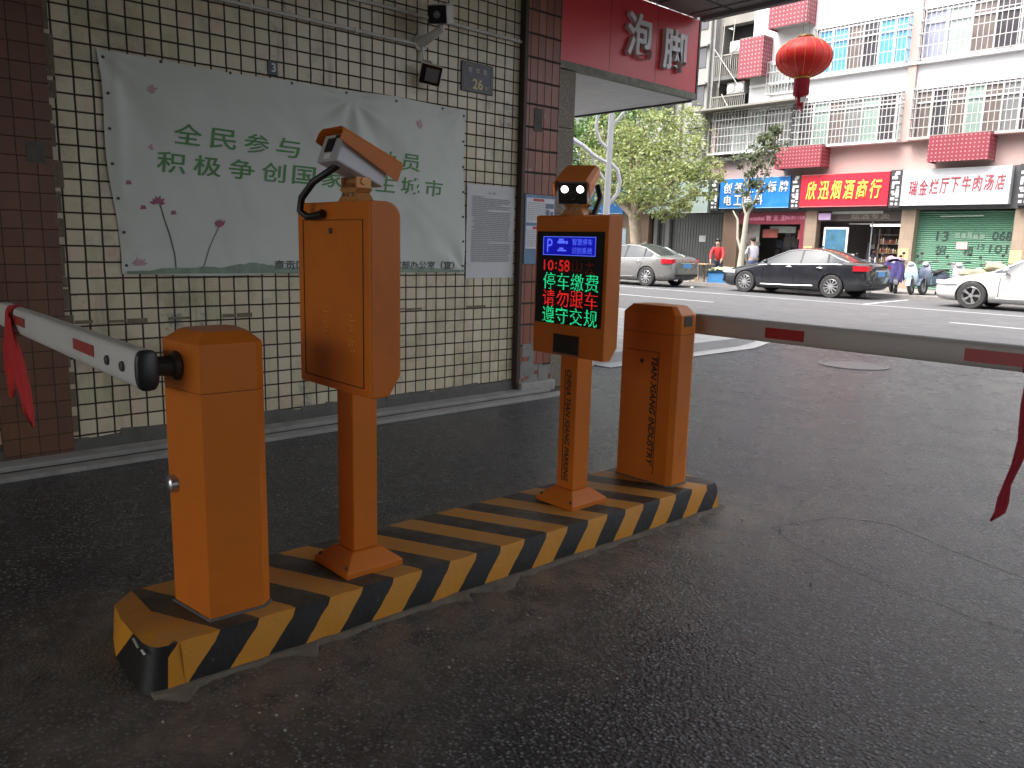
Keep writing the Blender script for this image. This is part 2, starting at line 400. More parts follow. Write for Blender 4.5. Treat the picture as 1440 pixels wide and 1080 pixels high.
# sunk trench seams where the asphalt was cut and patched
sm = MB()
def seam(pts, w):
    for (x0, y0), (x1, y1) in zip(pts, pts[1:]):
        d = Vector((x1-x0, y1-y0)); n = Vector((-d.y, d.x)).normalized()*w/2
        sm.poly([(x0-n.x, y0-n.y, .003), (x1-n.x, y1-n.y, .003), (x1+n.x, y1+n.y, .003), (x0+n.x, y0+n.y, .003)])
random.seed(3)
def wob(pts, k=6, a=.012):
    out = []
    for (x0, y0), (x1, y1) in zip(pts, pts[1:]):
        for i in range(k): t = i/k; out.append((x0+(x1-x0)*t+random.uniform(-a, a), y0+(y1-y0)*t+random.uniform(-a, a)))
    return out+[pts[-1]]
seam(wob([(-1.80, 4.02), (-1.93, 3.62), (-1.72, 3.47), (-1.25, 3.36), (-.84, 3.30), (-.3, 3.42), (.4, 3.6)], 7, .006), .005)
tag(raw(sm, 'ground_seam', pm('seam_tar', (.026, .026, .027), .38, spec=.3, bump=.3), None), kind='structure')
sm = MB(); seam(wob([(-1.80, 4.05), (-1.55, 4.16), (-1.2, 4.02), (-.8, 3.9), (.3, 3.95)], 7, .006), .008)
tag(raw(sm, 'ground_seam', pm('seam_dust', (.13, .128, .12), .38, spec=.3, bump=.3), None), kind='structure')

# manhole cover flush with the asphalt
t = thing('manhole_cover', 'round manhole cover sunk flush in the grey asphalt beyond the horizontal barrier arm', 'manhole cover', (-4.35, 9.85, 0))
m_ = MB().lathe((0, 0, -.02), (0, 0, 1), [(0, .36), (.026, .36)], 36); m_.build('lid', pm('cast_iron', (.075, .075, .076), .4, 0, .3, 8, .8, 30, spec=.7), t)
m_ = MB().lathe((0, 0, -.02), (0, 0, 1), [(0, .365), (0, .42), (.029, .42), (.029, .365)], 36, cap=False); m_.build('frame', pm('manhole_frame', (.07, .07, .07), .4, spec=.7), t)

# ---- ceiling of the passage and the building that stands over it
CEIL = pm('stained_soffit', (.30, .28, .26), .8, var=.25, scale=2, bump=.2, dirt=(.12, .11, .10), dirt_amt=.6, dscale=2)
c_ = MB().box(-5.449, -2.9, 4.602, 7.58, 3.87, 4.05).box(-5.4, 3.3, -8, 4.6, 3.87, 4.05)  # unseen right-hand slab set back to let sky light onto the ground
o = c_.build('ceiling', CEIL); tag(o, kind='structure')
t = thing('passage_building', 'concrete building whose upper floors span the dark passage, only its underside edge showing', 'building', (-5, 0, 0))
xf = world(t)
MB().box(-30, 14, -8, 4.6, 4.06, 17).build('upper_floors', pm('building_grey', (.35, .34, .32), .8), t, xf=xf)  # unseen storeys added to block sky light from above
MB().box(-5.395, -2.9, 7.585, 7.66, 3.83, 4.12).build('edge_beam', pm('edge_beam_grey', (.22, .21, .20), .7, dirt=(.1, .1, .09)), t, xf=xf)
SEAMC = pm('soffit_seam', (.10, .095, .09), .8)
q = MB()
for y in (6.2, 6.85, 7.4): q.box(-5.39, -2.95, y, y+.02, 3.862, 3.869)
for x in (-5.0, -4.4, -3.6): q.box(x, x+.02, 5.5, 7.58, 3.8625, 3.8695)
q.build('soffit_seams', SEAMC, t, xf=xf)
MB().box(-30, -5.85, -8, 5.6, -.05, 4.05).build('ground_floor', pm('building_grey', (.35, .34, .32), .8), t, xf=xf)
MB().box(3.3, 3.6, -8, .5, -.05, 4.05).build('side_wall', pm('side_plaster', (.36, .33, .28), .8, dirt=(.15, .13, .1)), t, xf=xf)  # unseen wall added to shade the passage, cut short to admit daylight
MB().box(3.61, 14, -8, .5, -.05, 4.05).build('ground_floor', pm('building_grey', (.35, .34, .32), .8), t, xf=xf)
# the shop canopy that runs along the street front beyond the pillar
SOF = pm('canopy_slats', (.80, .80, .78), .6, var=.1, scale=3)
for i in range(14):
    y0 = 5.78+i*.134
    MB().box(-20, -5.5, y0, y0+.128, 3.03, 3.05).build('canopy_slat', SOF, t, xf=xf)
MB().box(-20, -5.5, 5.76, 7.64, 3.052, 3.10).build('canopy_core', BLACK, t, xf=xf)
MB().box(-20, -5.5, 7.642, 7.68, 3.012, 3.9).build('canopy_front', pm('canopy_front', (.05, .045, .045), .6), t, xf=xf)

# ---- the tiled wall
cream = [(.58, .49, .33), (.66, .56, .39), (.71, .62, .46), (.62, .54, .37), (.68, .56, .42), (.55, .51, .33)]
TILE = tile_mat('cream_wall_tiles', cream, (.035, .024, .016), .1048, .1, 2.435-.1048*40, .02-.2, .072, .3, 0, (.16, .125, .075), .7, .6)
t = thing('tiled_wall', 'long wall faced with small cream square tiles and dark dirty joints behind the barriers', 'wall', (-5.47, 0, 0)); xf = world(t)
MB().box(-5.75, -5.47, -8, 5.05, -.05, 4.0).build('tile_face', TILE, t, xf=xf)
# crumbled cement skirting
sk = MB(); random.seed(5); yy = -8
while yy < 5.02:
    d = random.uniform(.12, .3); sk.prism([(-5.469, yy, -.02), (-5.435, yy, -.02), (-5.435, yy+d, -.02), (-5.469, yy+d, -.02)], [(-5.469, yy, random.uniform(.09, .14)), (-5.452, yy, .09), (-5.452, yy+d, .085), (-5.469, yy+d, random.uniform(.09, .14))]); yy += d+.001
sk.build('cement_skirting', CONC_D, t, xf=xf)
# broken strip where tiles fell off by the dark pillar, and one long crack row
pc = MB(); random.seed(11)
z = 0.15
while z < 3.8:
    h = random.uniform(.06, .16); w = random.uniform(.01, .05)
    pc.box(-5.469, -5.4655, 1.245, 1.245+w, z, z+h); z += h*random.uniform(1, 1.6)
y = 1.3
while y < 5.0:
    w = random.uniform(.05, .3)
    if random.random() < .6: pc.box(-5.469, -5.466, y, y+w, .83+random.uniform(-.008, .008), .845+random.uniform(0, .02))
    y += w*1.1
pc.build('bare_mortar', pm('bare_mortar', (.20, .16, .11), .9, var=.4, scale=12, bump=.8, bscale=80), t, xf=xf)

red = [(.26, .080, .045), (.32, .10, .055), (.21, .066, .040), (.36, .12, .07)]
def pillar(label, y0, y1, x1, patch, mat, cat='pillar'):
    t = thing('tiled_pillar', label, cat, (-5.5, (y0+y1)/2, 0), None); xf = world(t)
    MB().box(-5.8, x1, y0, y1, -.05, 4.0).build('tile_face', mat, t, xf=xf)
    return t, xf
RT1 = tile_mat('rust_tiles_dark', [(.15, .066, .036), (.18, .078, .042), (.13, .058, .034), (.165, .07, .04)], (.05, .028, .018), .105, .105, 0, .05, .035, .45, 0, (.05, .032, .022), .6, .2)
RT2 = tile_mat('rust_tiles', red, (.04, .028, .022), .092, .20, .012, .05, .06, .4, 0, (.08, .05, .04), .5, .9)
t, xf = pillar('dark rust brown tiled pillar at the far left edge of the cream tiled wall', .86, 1.24, -5.44, None, RT1)
MB().box(-5.442, -5.437, 1.10, 1.20, 1.80, 1.92).build('cement_patch', pm('cement_patch', (.10, .092, .082), .8, var=.45, scale=14, bump=.5), t, xf=xf)
t, xf = pillar('rust red tiled pillar ending the cream wall beside the red signboard', 5.06, 5.48, -5.41, None, RT2)
MB().box(-5.412, -5.404, 5.16, 5.26, 2.42, 2.62).build('cement_patch', pm('cement_patch', (.10, .092, .082), .8, var=.45, scale=14, bump=.5), t, xf=xf)
pb = MB(); random.seed(8)
for i in range(26):
    y0 = random.uniform(5.06, 5.36); z0 = random.uniform(0, .62)*random.uniform(.3, 1)
    if y0 > 5.2 and .2 < z0 < .4: continue
    w, h = random.uniform(.05, .12), random.uniform(.05, .14); pb.box(-5.4105, -5.404+random.uniform(-.003, .002), y0, min(5.48, y0+w), z0, z0+h)
pb.build('broken_cement', pm('broken_cement', (.24, .23, .21), .9, var=.35, scale=9, bump=.7), t, xf=xf)
MB().box(-5.41, -5.35, 5.04, 5.5, -.05, .10).build('cement_foot', CONC, t, xf=xf, bevel=.02)
MB().box(-5.7, -5.40, 5.02, 5.058, -.05, 4.0).build('shadow_edge', pm('shadow_edge_brown', (.06, .04, .03), .6, .3), t, xf=xf)  # dark strip standing in for the shadow edge beside the pillar
t = thing('granite_pillar', 'speckled grey brown granite pillar under the corner of the red signboard', 'pillar', (-5.6, 5.62, 0)); xf = world(t)
GRAN = asphalt_mat('granite', (.20, .165, .12), (.42, .36, .28), .5, 70, False, .8)
for z0, z1 in ((-.05, .9), (.905, 1.7), (1.705, 2.5), (2.505, 3.025)):
    MB().box(-5.85, -5.46, 5.49, 5.745, z0, z1).build('stone_block', GRAN, t, xf=xf, bevel=.004)

# ================================================================ THINGS ON THE WALL
WHITE_P = pm('white_plastic', (.62, .61, .57), .45, dirt=(.3, .28, .24), dirt_amt=.5)
for nm, lab, y0, y1, z in (('conduit_pipe', 'upper white conduit pipe passing behind the bracketed camera on the tiled wall', -2.0, 5.03, 3.165),
                           ('conduit_pipe', 'lower white conduit pipe ending at the small square floodlight on the tiled wall', -2.0, 3.99, 2.945)):
    t = thing(nm, lab, 'pipe', (-5.45, (y0+y1)/2, z), 'conduit pipes on the tiled wall'); xf = world(t)
    MB().tube([(-5.452, y0, z), (-5.452, y1, z)], .013, 10).build('pipe', WHITE_P, t, xf=xf, smooth=True)
    yy = y0+.4
    while yy < y1: MB().box(-5.469, -5.436, yy, yy+.02, z-.017, z+.017).build('clip', WHITE_P, t, xf=xf); yy += .82

# banner
random.seed(21)
def sag(y, z):
    """how far the vinyl stands off the wall"""
    d = .004+.009*noise.noise(Vector((y*2.2, z*2.2, 3)))+.006*abs(noise.noise(Vector((y*5+z*3, z*2-y, 7))))+.006
    for (cy, cz, a, L_) in ((1.52, 2.51, -.9, .5), (4.39, 2.52, -2.3, .45), (1.55, 1.16, .8, .3), (3.30, 2.45, -1.5, .6), (4.40, 1.14, 2.2, .3)):
        dy, dz = y-cy, z-cz; r = math.hypot(dy, dz)
        if r < L_*1.6: d += .011*max(0, 1-r/(L_*1.6))*sin(7*math.atan2(dz, dy)+a)*min(1, r*6)
    d += .012*math.exp(-((y-1.62)/.04)**2)*(.5+.5*sin(z*3+1))+.005*math.exp(-((y-3.34)/.05)**2)
    return max(.003, d)
t = thing('banner', 'wide pale vinyl banner with green slogan and pink flowers pinned on the tiled wall', 'banner', (-5.46, 2.95, 1.14)); xf = world(t)
def edge_y(v): return 1.515+.075*(1-v)+.012*sin(v*9), 4.40+.012*sin(v*7)
def edge_z(y): return 1.138+.008*sin(y*5), 2.512+.012*sin(y*2.1)-.01*abs(sin(y*3.4))
NY, NZ = 150, 75; vs = []; fs = []
for j in range(NZ+1):
    for i in range(NY+1):
        v = j/NZ; a, b = edge_y(v); y = a+(b-a)*i/NY; lo, hi = edge_z(y); z = lo+(hi-lo)*v
        vs.append((-5.468+sag(y, z), y, z))
for j in range(NZ):
    for i in range(NY):
        p = j*(NY+1)+i; fs.append((p, p+1, p+NY+2, p+NY+1))
VIN = pm('banner_vinyl', (.56, .585, .53), .42, var=.10, scale=1.4, dirt=(.40, .46, .42), dirt_amt=.35, dscale=1.8)
m_ = MB(); m_.add(vs, fs); o = m_.build('sheet', VIN, t, xf=xf, smooth=True, angle=180)
def on_banner(p): return (-5.468+sag(p.y, p.z)+.003, p.y, p.z)
RGT, UP = (0, 1, 0), (0, 0, 1)
GRN = pm('green_print', (.07, .23, .06), .5, var=.2, scale=20)
mb = MB()
for i, ch in enumerate('全民参与'): put_text(mb, ch, (-5.45, 2.05+.238*i, 2.058-.006*i), (0, 1, -.02), (0, .12, 1), w=.185, h=.135, bold=.012, warp=on_banner)
for i, ch in enumerate('全民动员'): put_text(mb, ch, (-5.45, 3.12+.238*i, 2.040-.004*i), (0, 1, -.02), (0, .12, 1), w=.185, h=.135, bold=.012, warp=on_banner)
for i, ch in enumerate('积极争创国家卫生城市'): put_text(mb, ch, (-5.45, 1.935+.237*i, 1.868-.003*i), (0, 1, -.02), (0, .12, 1), w=.185, h=.135, bold=.012, warp=on_banner)
raw(mb, 'slogan', GRN, t)
mb = MB(); put_text(mb, '章贡区创建国家卫生城市指挥部办公室（宣）', (-5.45, 3.46, 1.205), RGT, UP, w=1.66, h=.07, bold=.012, warp=on_banner)
raw(mb, 'footer_lettering', pm('black_print', (.025, .03, .03), .5), t)
def wpoly(mb, pts, m=0): mb.poly([on_banner(Vector((0, y, z))) for y, z in pts], m)
PINK = pm('pink_print', (.30, .08, .14), .5, var=.5, scale=30); PALE = pm('pale_pink_print', (.48, .30, .33), .5, var=.3, scale=20)
fl = MB()
FLW = []
def petals(cy, cz, n, r, tilt, spread, m=0):
    fl = MB(); FLW.append(fl)
    for k in range(n):
        a = tilt+spread*(k/(n-1)-.5); d = (cos(a), sin(a)); e = (-d[1], d[0]); w = r*.2; rr = r*random.uniform(.75, 1.1)
        wpoly(fl, [(cy, cz), (cy+d[0]*rr*.5+e[0]*w, cz+d[1]*rr*.5+e[1]*w), (cy+d[0]*rr, cz+d[1]*rr), (cy+d[0]*rr*.5-e[0]*w, cz+d[1]*rr*.5-e[1]*w)], m)
petals(1.835, 1.60, 6, .058, pi/2, 2.9); petals(2.235, 1.46, 5, .065, pi/2, 1.4)
petals(1.70, 1.20, 6, .06, pi/2, 2.4, 1); petals(3.93, 2.30, 4, .075, pi/2+.2, .8, 1); petals(1.79, 1.95, 4, .045, .2, .8, 1); petals(1.80, 2.30, 3, .07, .3, .9, 1)
for cy, cz in ((1.74, 1.57), (1.93, 1.545), (1.66, 1.72)):
    fl = MB(); FLW.append(fl); wpoly(fl, [(cy-.018, cz-.012), (cy+.02, cz-.008), (cy+.012, cz+.016), (cy-.012, cz+.014)])
for q in FLW: raw(q, 'printed_flower', [PINK, PALE], t)
st = MB()
def stem(pts, w):
    for (a, b), (c, d) in zip(pts, pts[1:]): wpoly(st, [(a-w, b), (a+w, b), (c+w, d), (c-w, d)])
stem([(1.93, 1.17), (1.925, 1.28), (1.90, 1.40), (1.87, 1.50), (1.845, 1.60)], .004); stem([(2.12, 1.20), (2.16, 1.32), (2.20, 1.40), (2.235, 1.47)], .003); stem([(2.09, 1.17), (2.12, 1.20)], .003)
raw(st, 'printed_stems', pm('stem_print', (.09, .10, .07), .5), t)
gr = MB(); y = 1.62; random.seed(4); pz = 1.165
while y < 4.38:
    nz = 1.165+max(0, .012+.012*sin(y*7)+(.055*math.exp(-((y-2.45)/.18)**2))+random.uniform(-.006, .006))
    wpoly(gr, [(y, 1.146), (y+.03, 1.146), (y+.03, nz), (y, pz)]); pz = nz; y += .03
raw(gr, 'printed_grass', pm('grass_print', (.20, .28, .21), .5, var=.4, scale=15), t)
EYM = pm('dark_metal', (.05, .05, .05), .4, .6)
spots = [(y, 1.2+i*.21) for i in range(7) for y in (edge_y((1.2+i*.21-1.138)/1.37)[0]+.03, 4.385)]+[(1.9+i*.45, 2.49) for i in range(6)]
for y, z in spots: raw(MB().lathe(on_banner(Vector((0, y, z))), (1, 0, 0), [(-.001, .010), (.003, .009)], 10), 'eyelet', EYM, t)

# small dark tag above the banner
t = thing('wall_tag', 'tiny dark blue numbered tag on the tiles just above the banner', 'tag', (-5.465, 2.66, 2.57)); xf = world(t)
MB().box(-5.469, -5.461, 2.625, 2.70, 2.525, 2.62).build('plate', pm('tag_blue', (.03, .045, .07), .4), t, xf=xf, bevel=.004)
text('numeral', '3', (-5.461, 2.668, 2.575), RGT, UP, WHITE_P, t, h=.06, bold=.02)

# street number plate
t = thing('number_plate', 'dark enamel street number plate reading 26 on the tiled wall', 'sign', (-5.465, 4.525, 2.66)); xf = world(t)
MB().box(-5.469, -5.455, 4.35, 4.70, 2.665, 2.905).build('plate', pm('plate_navy', (.028, .026, .045), .35), t, xf=xf, bevel=.004)
b_ = MB(); pts = [(4.375, 2.705), (4.395, 2.685), (4.655, 2.685), (4.675, 2.705), (4.675, 2.865), (4.655, 2.885), (4.395, 2.885), (4.375, 2.865)]
for (a, b), (c, d) in zip(pts, pts[1:]+pts[:1]): b_.bar((-5.454, a, b), (-5.454, c, d), .004, .003)
b_.build('border_line', pm('plate_line', (.30, .27, .20), .5), t, xf=xf)
GOLD = pm('plate_gold', (.60, .50, .22), .4); CREAM = pm('plate_cream', (.50, .45, .36), .5)
mb = MB()
for i, ch in enumerate('青年路'): put_text(mb, ch, (-5.455, 4.44+i*.082, 2.842), RGT, UP, w=.048, h=.05, bold=.01)
put_text(mb, '西门', (-5.455, 4.632, 2.712), RGT, UP, w=.052, h=.03, bold=.01); raw(mb, 'lettering', CREAM, t)
text('numerals', '26', (-5.455, 4.525, 2.735), RGT, UP, GOLD, t, w=.115, h=.085, bold=.02)

# paper notices
t = thing('paper_notice', 'large white printed paper notice taped beside the banner on the tiled wall', 'notice', (-5.46, 4.71, 1.10)); xf = world(t)
vs = []; fs = []
for j in range(21):
    for i in range(13):
        y = 4.435+.555*i/12; z = 1.09+.815*j/20
        vs.append((-5.4635+.004*noise.noise(Vector((y*6, z*5, 1)))+.008*math.exp(-((y-4.99)/.05)**2)*abs(sin(z*5)), y, z))
for j in range(20):
    for i in range(12): p = j*13+i; fs.append((p, p+1, p+14, p+13))
m_ = MB(); m_.add(vs, fs); m_.build('sheet', pm('paper_white', (.62, .61, .61), .7, var=.05), t, xf=xf, smooth=True, angle=180)
pr_ = MB(); random.seed(2); INK = pm('grey_ink', (.34, .34, .35), .7); INKD = pm('dark_ink', (.10, .10, .11), .7)
def pp(y, z): return (-5.4555+.004*noise.noise(Vector((y*6, z*5, 1)))+.008*math.exp(-((y-4.99)/.05)**2)*abs(sin(z*5)), y, z)
z = 1.80
while z > 1.235:
    y = 4.49+(.03 if random.random() < .2 else 0); e = 4.94 if random.random() < .8 else random.uniform(4.6, 4.9)
    while y < e-.02:
        w = random.uniform(.02, .07); pr_.poly([pp(y, z), pp(min(e, y+w), z), pp(min(e, y+w), z+.008), pp(y, z+.008)]); y += w+.006
    z -= .0165
raw(pr_, 'printed_lines', INK, t)
mb = MB()
put_text(mb, '公 告', (-5.455, 4.71, 1.838), RGT, UP, h=.022, w=.09); raw(mb, 'heading', INKD, t)
t = thing('notice_board', 'blue and white information sheet fixed on the rust red pillar behind the display', 'notice', (-5.41, 5.24, 1.2)); xf = world(t)
MB().box(-5.408, -5.398, 5.07, 5.46, 1.22, 1.855).build('backing', pm('notice_blue', (.12, .21, .34), .45, var=.35, scale=8), t, xf=xf)
PAPER = pm('notice_paper', (.66, .66, .68), .6)
for z0, z1 in ((1.60, 1.825), (1.36, 1.57)):
    p = MB().box(-5.398, -5.396, 5.085, 5.445, z0, z1).build('panel', PAPER, t, xf=xf)
    q = MB().box(-5.396, -5.3945, 5.17, 5.31, z1-.03, z1-.006); q.build('heading_strip', pm('heading_red', (.50, .06, .08), .5), p, xf=xf)
    q = MB(); z = z1-.05
    while z > z0+.015:
        y = 5.10
        while y < 5.33: w = random.uniform(.02, .06); q.box(-5.396, -5.3955, y, y+w, z, z+.006); y += w+.008
        z -= .017
    raw(q, 'printed_lines', INK, t)
q = MB(); q.ball((-5.3955, 5.36, 1.70), .001, .028, .028); q.ball((-5.3955, 5.415, 1.69), .001, .022, .022); q.box(-5.3958, -5.395, 5.33, 5.44, 1.735, 1.78)
q.build('drawing', pm('ink_blue', (.16, .19, .25), .6), t, xf=xf)

# camera and floodlight on the wall
t = thing('security_camera', 'white bracketed security camera with dark lens hood on the upper tiled wall', 'camera', (-5.47, 4.07, 3.1)); xf = world(t)
d = Vector((.60, -.72, -.26)).normalized(); s_ = d.cross(Vector((0, 0, 1))).normalized(); u_ = s_.cross(d)
c0 = Vector((-5.20, 3.93, 3.13))
MB().obox(c0-d*.02, s_*.075, d*.12, u_*.066).build('housing', WHITE_P, t, xf=xf, bevel=.012)
MB().obox(c0+u_*.072-d*.0, s_*.082, d*.15, u_*.004).build('sun_shield', WHITE_P, t, xf=xf, bevel=.003)
hd = MB().obox(c0+d*.11, s_*.070, d*.012, u_*.062).build('front_glass', pm('front_black', (.010, .008, .008), .6, spec=.2), t, xf=xf, bevel=.006)
MB().lathe(c0+d*.122, d, [(0, .026), (.012, .026), (.012, .018), (.006, .016)], 20).build('lens', pm('lens_dark', (.03, .015, .015), .1), hd, xf=xf)
MB().tube([c0-u_*.066-d*.02, c0-u_*.10-d*.03, (-5.36, 3.94, 2.99), (-5.465, 3.93, 2.965)], [.026, .028, .036, .046], 10).build('bracket', WHITE_P, t, xf=xf, smooth=True)
MB().lathe((-5.469, 3.93, 2.965), (1, 0, 0), [(0, .065), (.015, .065), (.02, .05)], 20).build('wall_plate', WHITE_P, t, xf=xf)
t = thing('floodlight', 'small square black faced floodlight hanging below the wall camera', 'floodlight', (-5.47, 3.93, 2.75)); xf = world(t)
c0 = Vector((-5.36, 3.955, 2.715)); d = Vector((.70, -.42, -.30)).normalized(); s_ = d.cross(Vector((0, .18, 1))).normalized(); u_ = s_.cross(d)
MB().obox(c0, s_*.088, d*.02, u_*.078).build('housing', WHITE_P, t, xf=xf, bevel=.008)
MB().obox(c0+d*.022, s_*.083, d*.004, u_*.073).build('face', pm('lens_black', (.015, .012, .012), .15), t, xf=xf, bevel=.002)
MB().obox(c0+d*.0275-s_*.01, s_*.052, d*.002, u_*.05).build('emitter', pm('led_grey', (.16, .15, .15), .4), t, xf=xf)
MB().tube([c0+u_*.078, c0+u_*.10+Vector((-.03, 0, 0)), (-5.44, 3.95, 2.83), (-5.44, 3.93, 2.93)], .010, 8).build('bracket', WHITE_P, t, xf=xf, smooth=True)

# red shop signboard over the end of the wall
t = thing('signboard', 'large red signboard with raised white characters 泡脚 above the granite pillar', 'signboard', (-5.46, 6.5, 3.05)); xf = world(t)
RED = pm('sign_red', (.74, .05, .06), .35, var=.06, scale=1)
MB().box(-5.495, -5.45, 5.485, 7.66, 3.10, 3.862).build('panel', RED, t, xf=xf)
MB().box(-5.498, -5.440, 5.485, 7.668, 3.03, 3.098).build('lower_trim', pm('corroded_trim', (.17, .165, .13), .6, .3, .6, 12, .5, dirt=(.35, .33, .28), dirt_amt=.8, dscale=14), t, xf=xf)
MB().box(-5.498, -5.442, 7.662, 7.69, 3.03, 3.86).build('end_trim', pm('dark_trim', (.035, .03, .03), .5), t, xf=xf)
q = MB()
for y in (6.2, 6.93): q.box(-5.4499, -5.4485, y, y+.004, 3.10, 3.86)
q.build('panel_joints', pm('joint_red', (.25, .02, .025), .5), t, xf=xf)
LET = pm('letter_white', (.72, .70, .69), .4)
for ch, y, z, w in (('泡', 6.60, 3.50, .40), ('脚', 7.19, 3.46, .40)):
    text('raised_character', ch, (-5.449, y, z), RGT, (0, 0, 1), LET, t, w=w, h=.42, bold=.02, depth=.05, off=.001)

# ================================================================ BARRIER ISLAND, GATES, TERMINALS
ORANGE = pm('orange_powder_coat', (.60, .158, .013), .42, 0, .09, 3, .08, 260, dirt=(.36, .11, .018), dirt_amt=.55, dscale=2.5, spec=.35, chips=(.22, .09, .03))
SEAM = pm('seam_dark', (.06, .018, .006), .7)
BLK = pm('black_plastic', (.014, .014, .015), .4)
STEEL = pm('brushed_steel', (.55, .55, .56), .3, .9, .15, 20)
DGREY = pm('dark_grey_metal', (.07, .065, .06), .5, .4)
INKB = pm('black_lettering', (.02, .016, .012), .5)
HI = .14

t = thing('traffic_island', 'low concrete island painted in yellow and black hazard stripes carrying the orange barriers', 'traffic island', (-2.58, 2.2, 0)); xf = world(t)
bot = [(-2.82, .72), (-2.70, .685), (-2.44, .675), (-2.372, .70), (-2.350, .77), (-2.272, 3.69), (-2.86, 3.69), (-2.90, 1.0)]
top = [(-2.79, .735), (-2.70, .705), (-2.47, .70), (-2.405, .725), (-2.383, .80), (-2.302, 3.655), (-2.83, 3.66), (-2.86, 1.0)]
me = bpy.data.meshes.new('traffic_island'); bm = bmesh.new(); uvl = bm.loops.layers.uv.new('UVMap')
def xfront(y): return -2.383+(y-.8)*(.081/2.855)
def face(pts, us):
    vs = [bm.verts.new(p) for p in pts]; f = bm.faces.new(vs)
    for l, u in zip(f.loops, us): l[uvl].uv = (u, 0)
# front face in short lengths, a little uneven like hand-trowelled concrete
random.seed(17)
NF = 60; jit = [(random.uniform(-.004, .004), random.uniform(-.003, .003), random.uniform(-.005, .003)) for _ in range(NF+1)]
fr = []; jit[0] = (0, 0, 0)
for i in range(NF+1):
    y = .80+(3.655-.80)*i/NF; a, b, c = jit[i]; x = xfront(y)
    fr.append(((x+.030+a, y, 0), (x+.010+a*.6, y, HI-.022+b), (x-.004, y, HI-.002+b), (x-.03, y, HI)))
def utop(x, y): return y+.48*(xfront(y)-x)
def ufr(y, z): return y+.93*(HI-z)
for i in range(NF):
    p, q = fr[i], fr[i+1]
    face([p[0], q[0], q[1], p[1]], [ufr(v[1], v[2]) for v in (p[0], q[0], q[1], p[1])])
    face([p[1], q[1], q[2], p[2]], [ufr(v[1], v[2]) for v in (p[1], q[1], q[2], p[2])])
    face([p[2], q[2], q[3], p[3]], [utop(v[0], v[1]) for v in (p[2], q[2], q[3], p[3])])
    bx0, bx1 = -2.86+.03*i/NF, -2.86+.03*(i+1)/NF
    pb, qb = (bx0, p[3][1], HI), (bx1, q[3][1], HI)
    face([p[3], q[3], qb, pb], [utop(v[0], v[1]) for v in (p[3], q[3], qb, pb)])
    face([(bx0-.03, p[3][1], 0), pb, qb, (bx1-.03, q[3][1], 0)], [utop(bx0, p[3][1])]*2+[utop(bx1, q[3][1])]*2)
# far end
e0, e1 = fr[-1], (-2.83, 3.655, HI)
face([e0[0], e0[1], e0[2], e0[3], e1, (-2.86, 3.655, 0)][::-1], [3.66]*6)
# near end: rounded corner, black; chevron leaf of yellow at the far side
ring_b = [(-2.353, .80, 0), (-2.352, .745, 0), (-2.362, .706, 0), (-2.385, .685, 0), (-2.43, .678, 0), (-2.55, .68, 0), (-2.68, .688, 0), (-2.82, .72, 0), (-2.89, .80, 0)]
ring_t = [(-2.387, .80, HI-.002), (-2.39, .765, HI-.004), (-2.40, .738, HI-.006), (-2.42, .722, HI-.006), (-2.455, .71, HI-.004), (-2.53, .705, HI), (-2.66, .705, HI), (-2.78, .72, HI), (-2.86, .80, HI)]
YE, BL = .93-.066, .93-.199
for i in range(8):
    b0, b1, t0, t1 = ring_b[i], ring_b[i+1], ring_t[i], ring_t[i+1]
    if i < 1:
        q = [b1, fr[0][0], fr[0][1], fr[0][2], t1]; face(q, [ufr(v[1], v[2]) for v in q]); q = [fr[0][2], fr[0][3], t1]; face(q, [utop(v[0], v[1]) for v in q])
    elif i < 4: face([b1, b0, t0, t1], [BL]*4)
    elif i == 4: face([b1, b0, t0, t1], [BL]*4)
    elif i == 5:
        face([b1, b0, t0], [BL]*3); face([b1, t0, t1], [YE]*3)
    else: face([b1, b0, t0, t1], [YE if i == 6 else BL]*4)
cen = [(-2.413, .80, HI)]
tt = ring_t
pts = [fr[0][3]]+[(p[0], p[1], p[2]) for p in tt[1:]]
face(pts, [max(utop(p[0], p[1]), .80) if p[0] > -2.75 else .9 for p in pts])
bmesh.ops.remove_doubles(bm, verts=bm.verts, dist=.0008); bmesh.ops.recalc_face_normals(bm, faces=bm.faces)
bm.to_mesh(me); bm.free(); me.materials.append(stripe_mat())
for p in me.polygons: p.use_smooth = True
me.set_sharp_from_angle(angle=R(38))
me.transform(xf)
o = bpy.data.objects.new('painted_block', me); COL.objects.link(o); o.parent = t
fb = MB(); random.seed(23); y = .70; px0 = .02
while y < 3.68:
    d = random.uniform(.03, .07); w0 = random.uniform(.015, .05) if random.random() < .85 else .1; xx = xfront(y)+.029
    fb.prism([(xx-.02, y, -.002), (xx+px0, y, -.002), (xx+w0, y+d, -.002), (xx-.02, y+d, -.002)], [(xx-.02, y, .012), (xx+px0*.4, y, .010), (xx+w0*.4, y+d, .010), (xx-.02, y+d, .012)]); px0 = w0; y += d
fb.build('cement_fillet', pm('old_mortar', (.15, .125, .095), .9, var=.35, scale=14, bump=.6, bscale=60), t, xf=xf)
sc_ = MB()
for (x0, z0, x1, z1) in ((-2.52, .128, -2.47, .118), (-2.44, .122, -2.41, .121)): sc_.bar((x0, .701, z0), (x1, .700, z1), .006, .004)
sc_.build('paint_scratches', pm('scratch_white', (.6, .6, .6), .6), t, xf=xf)

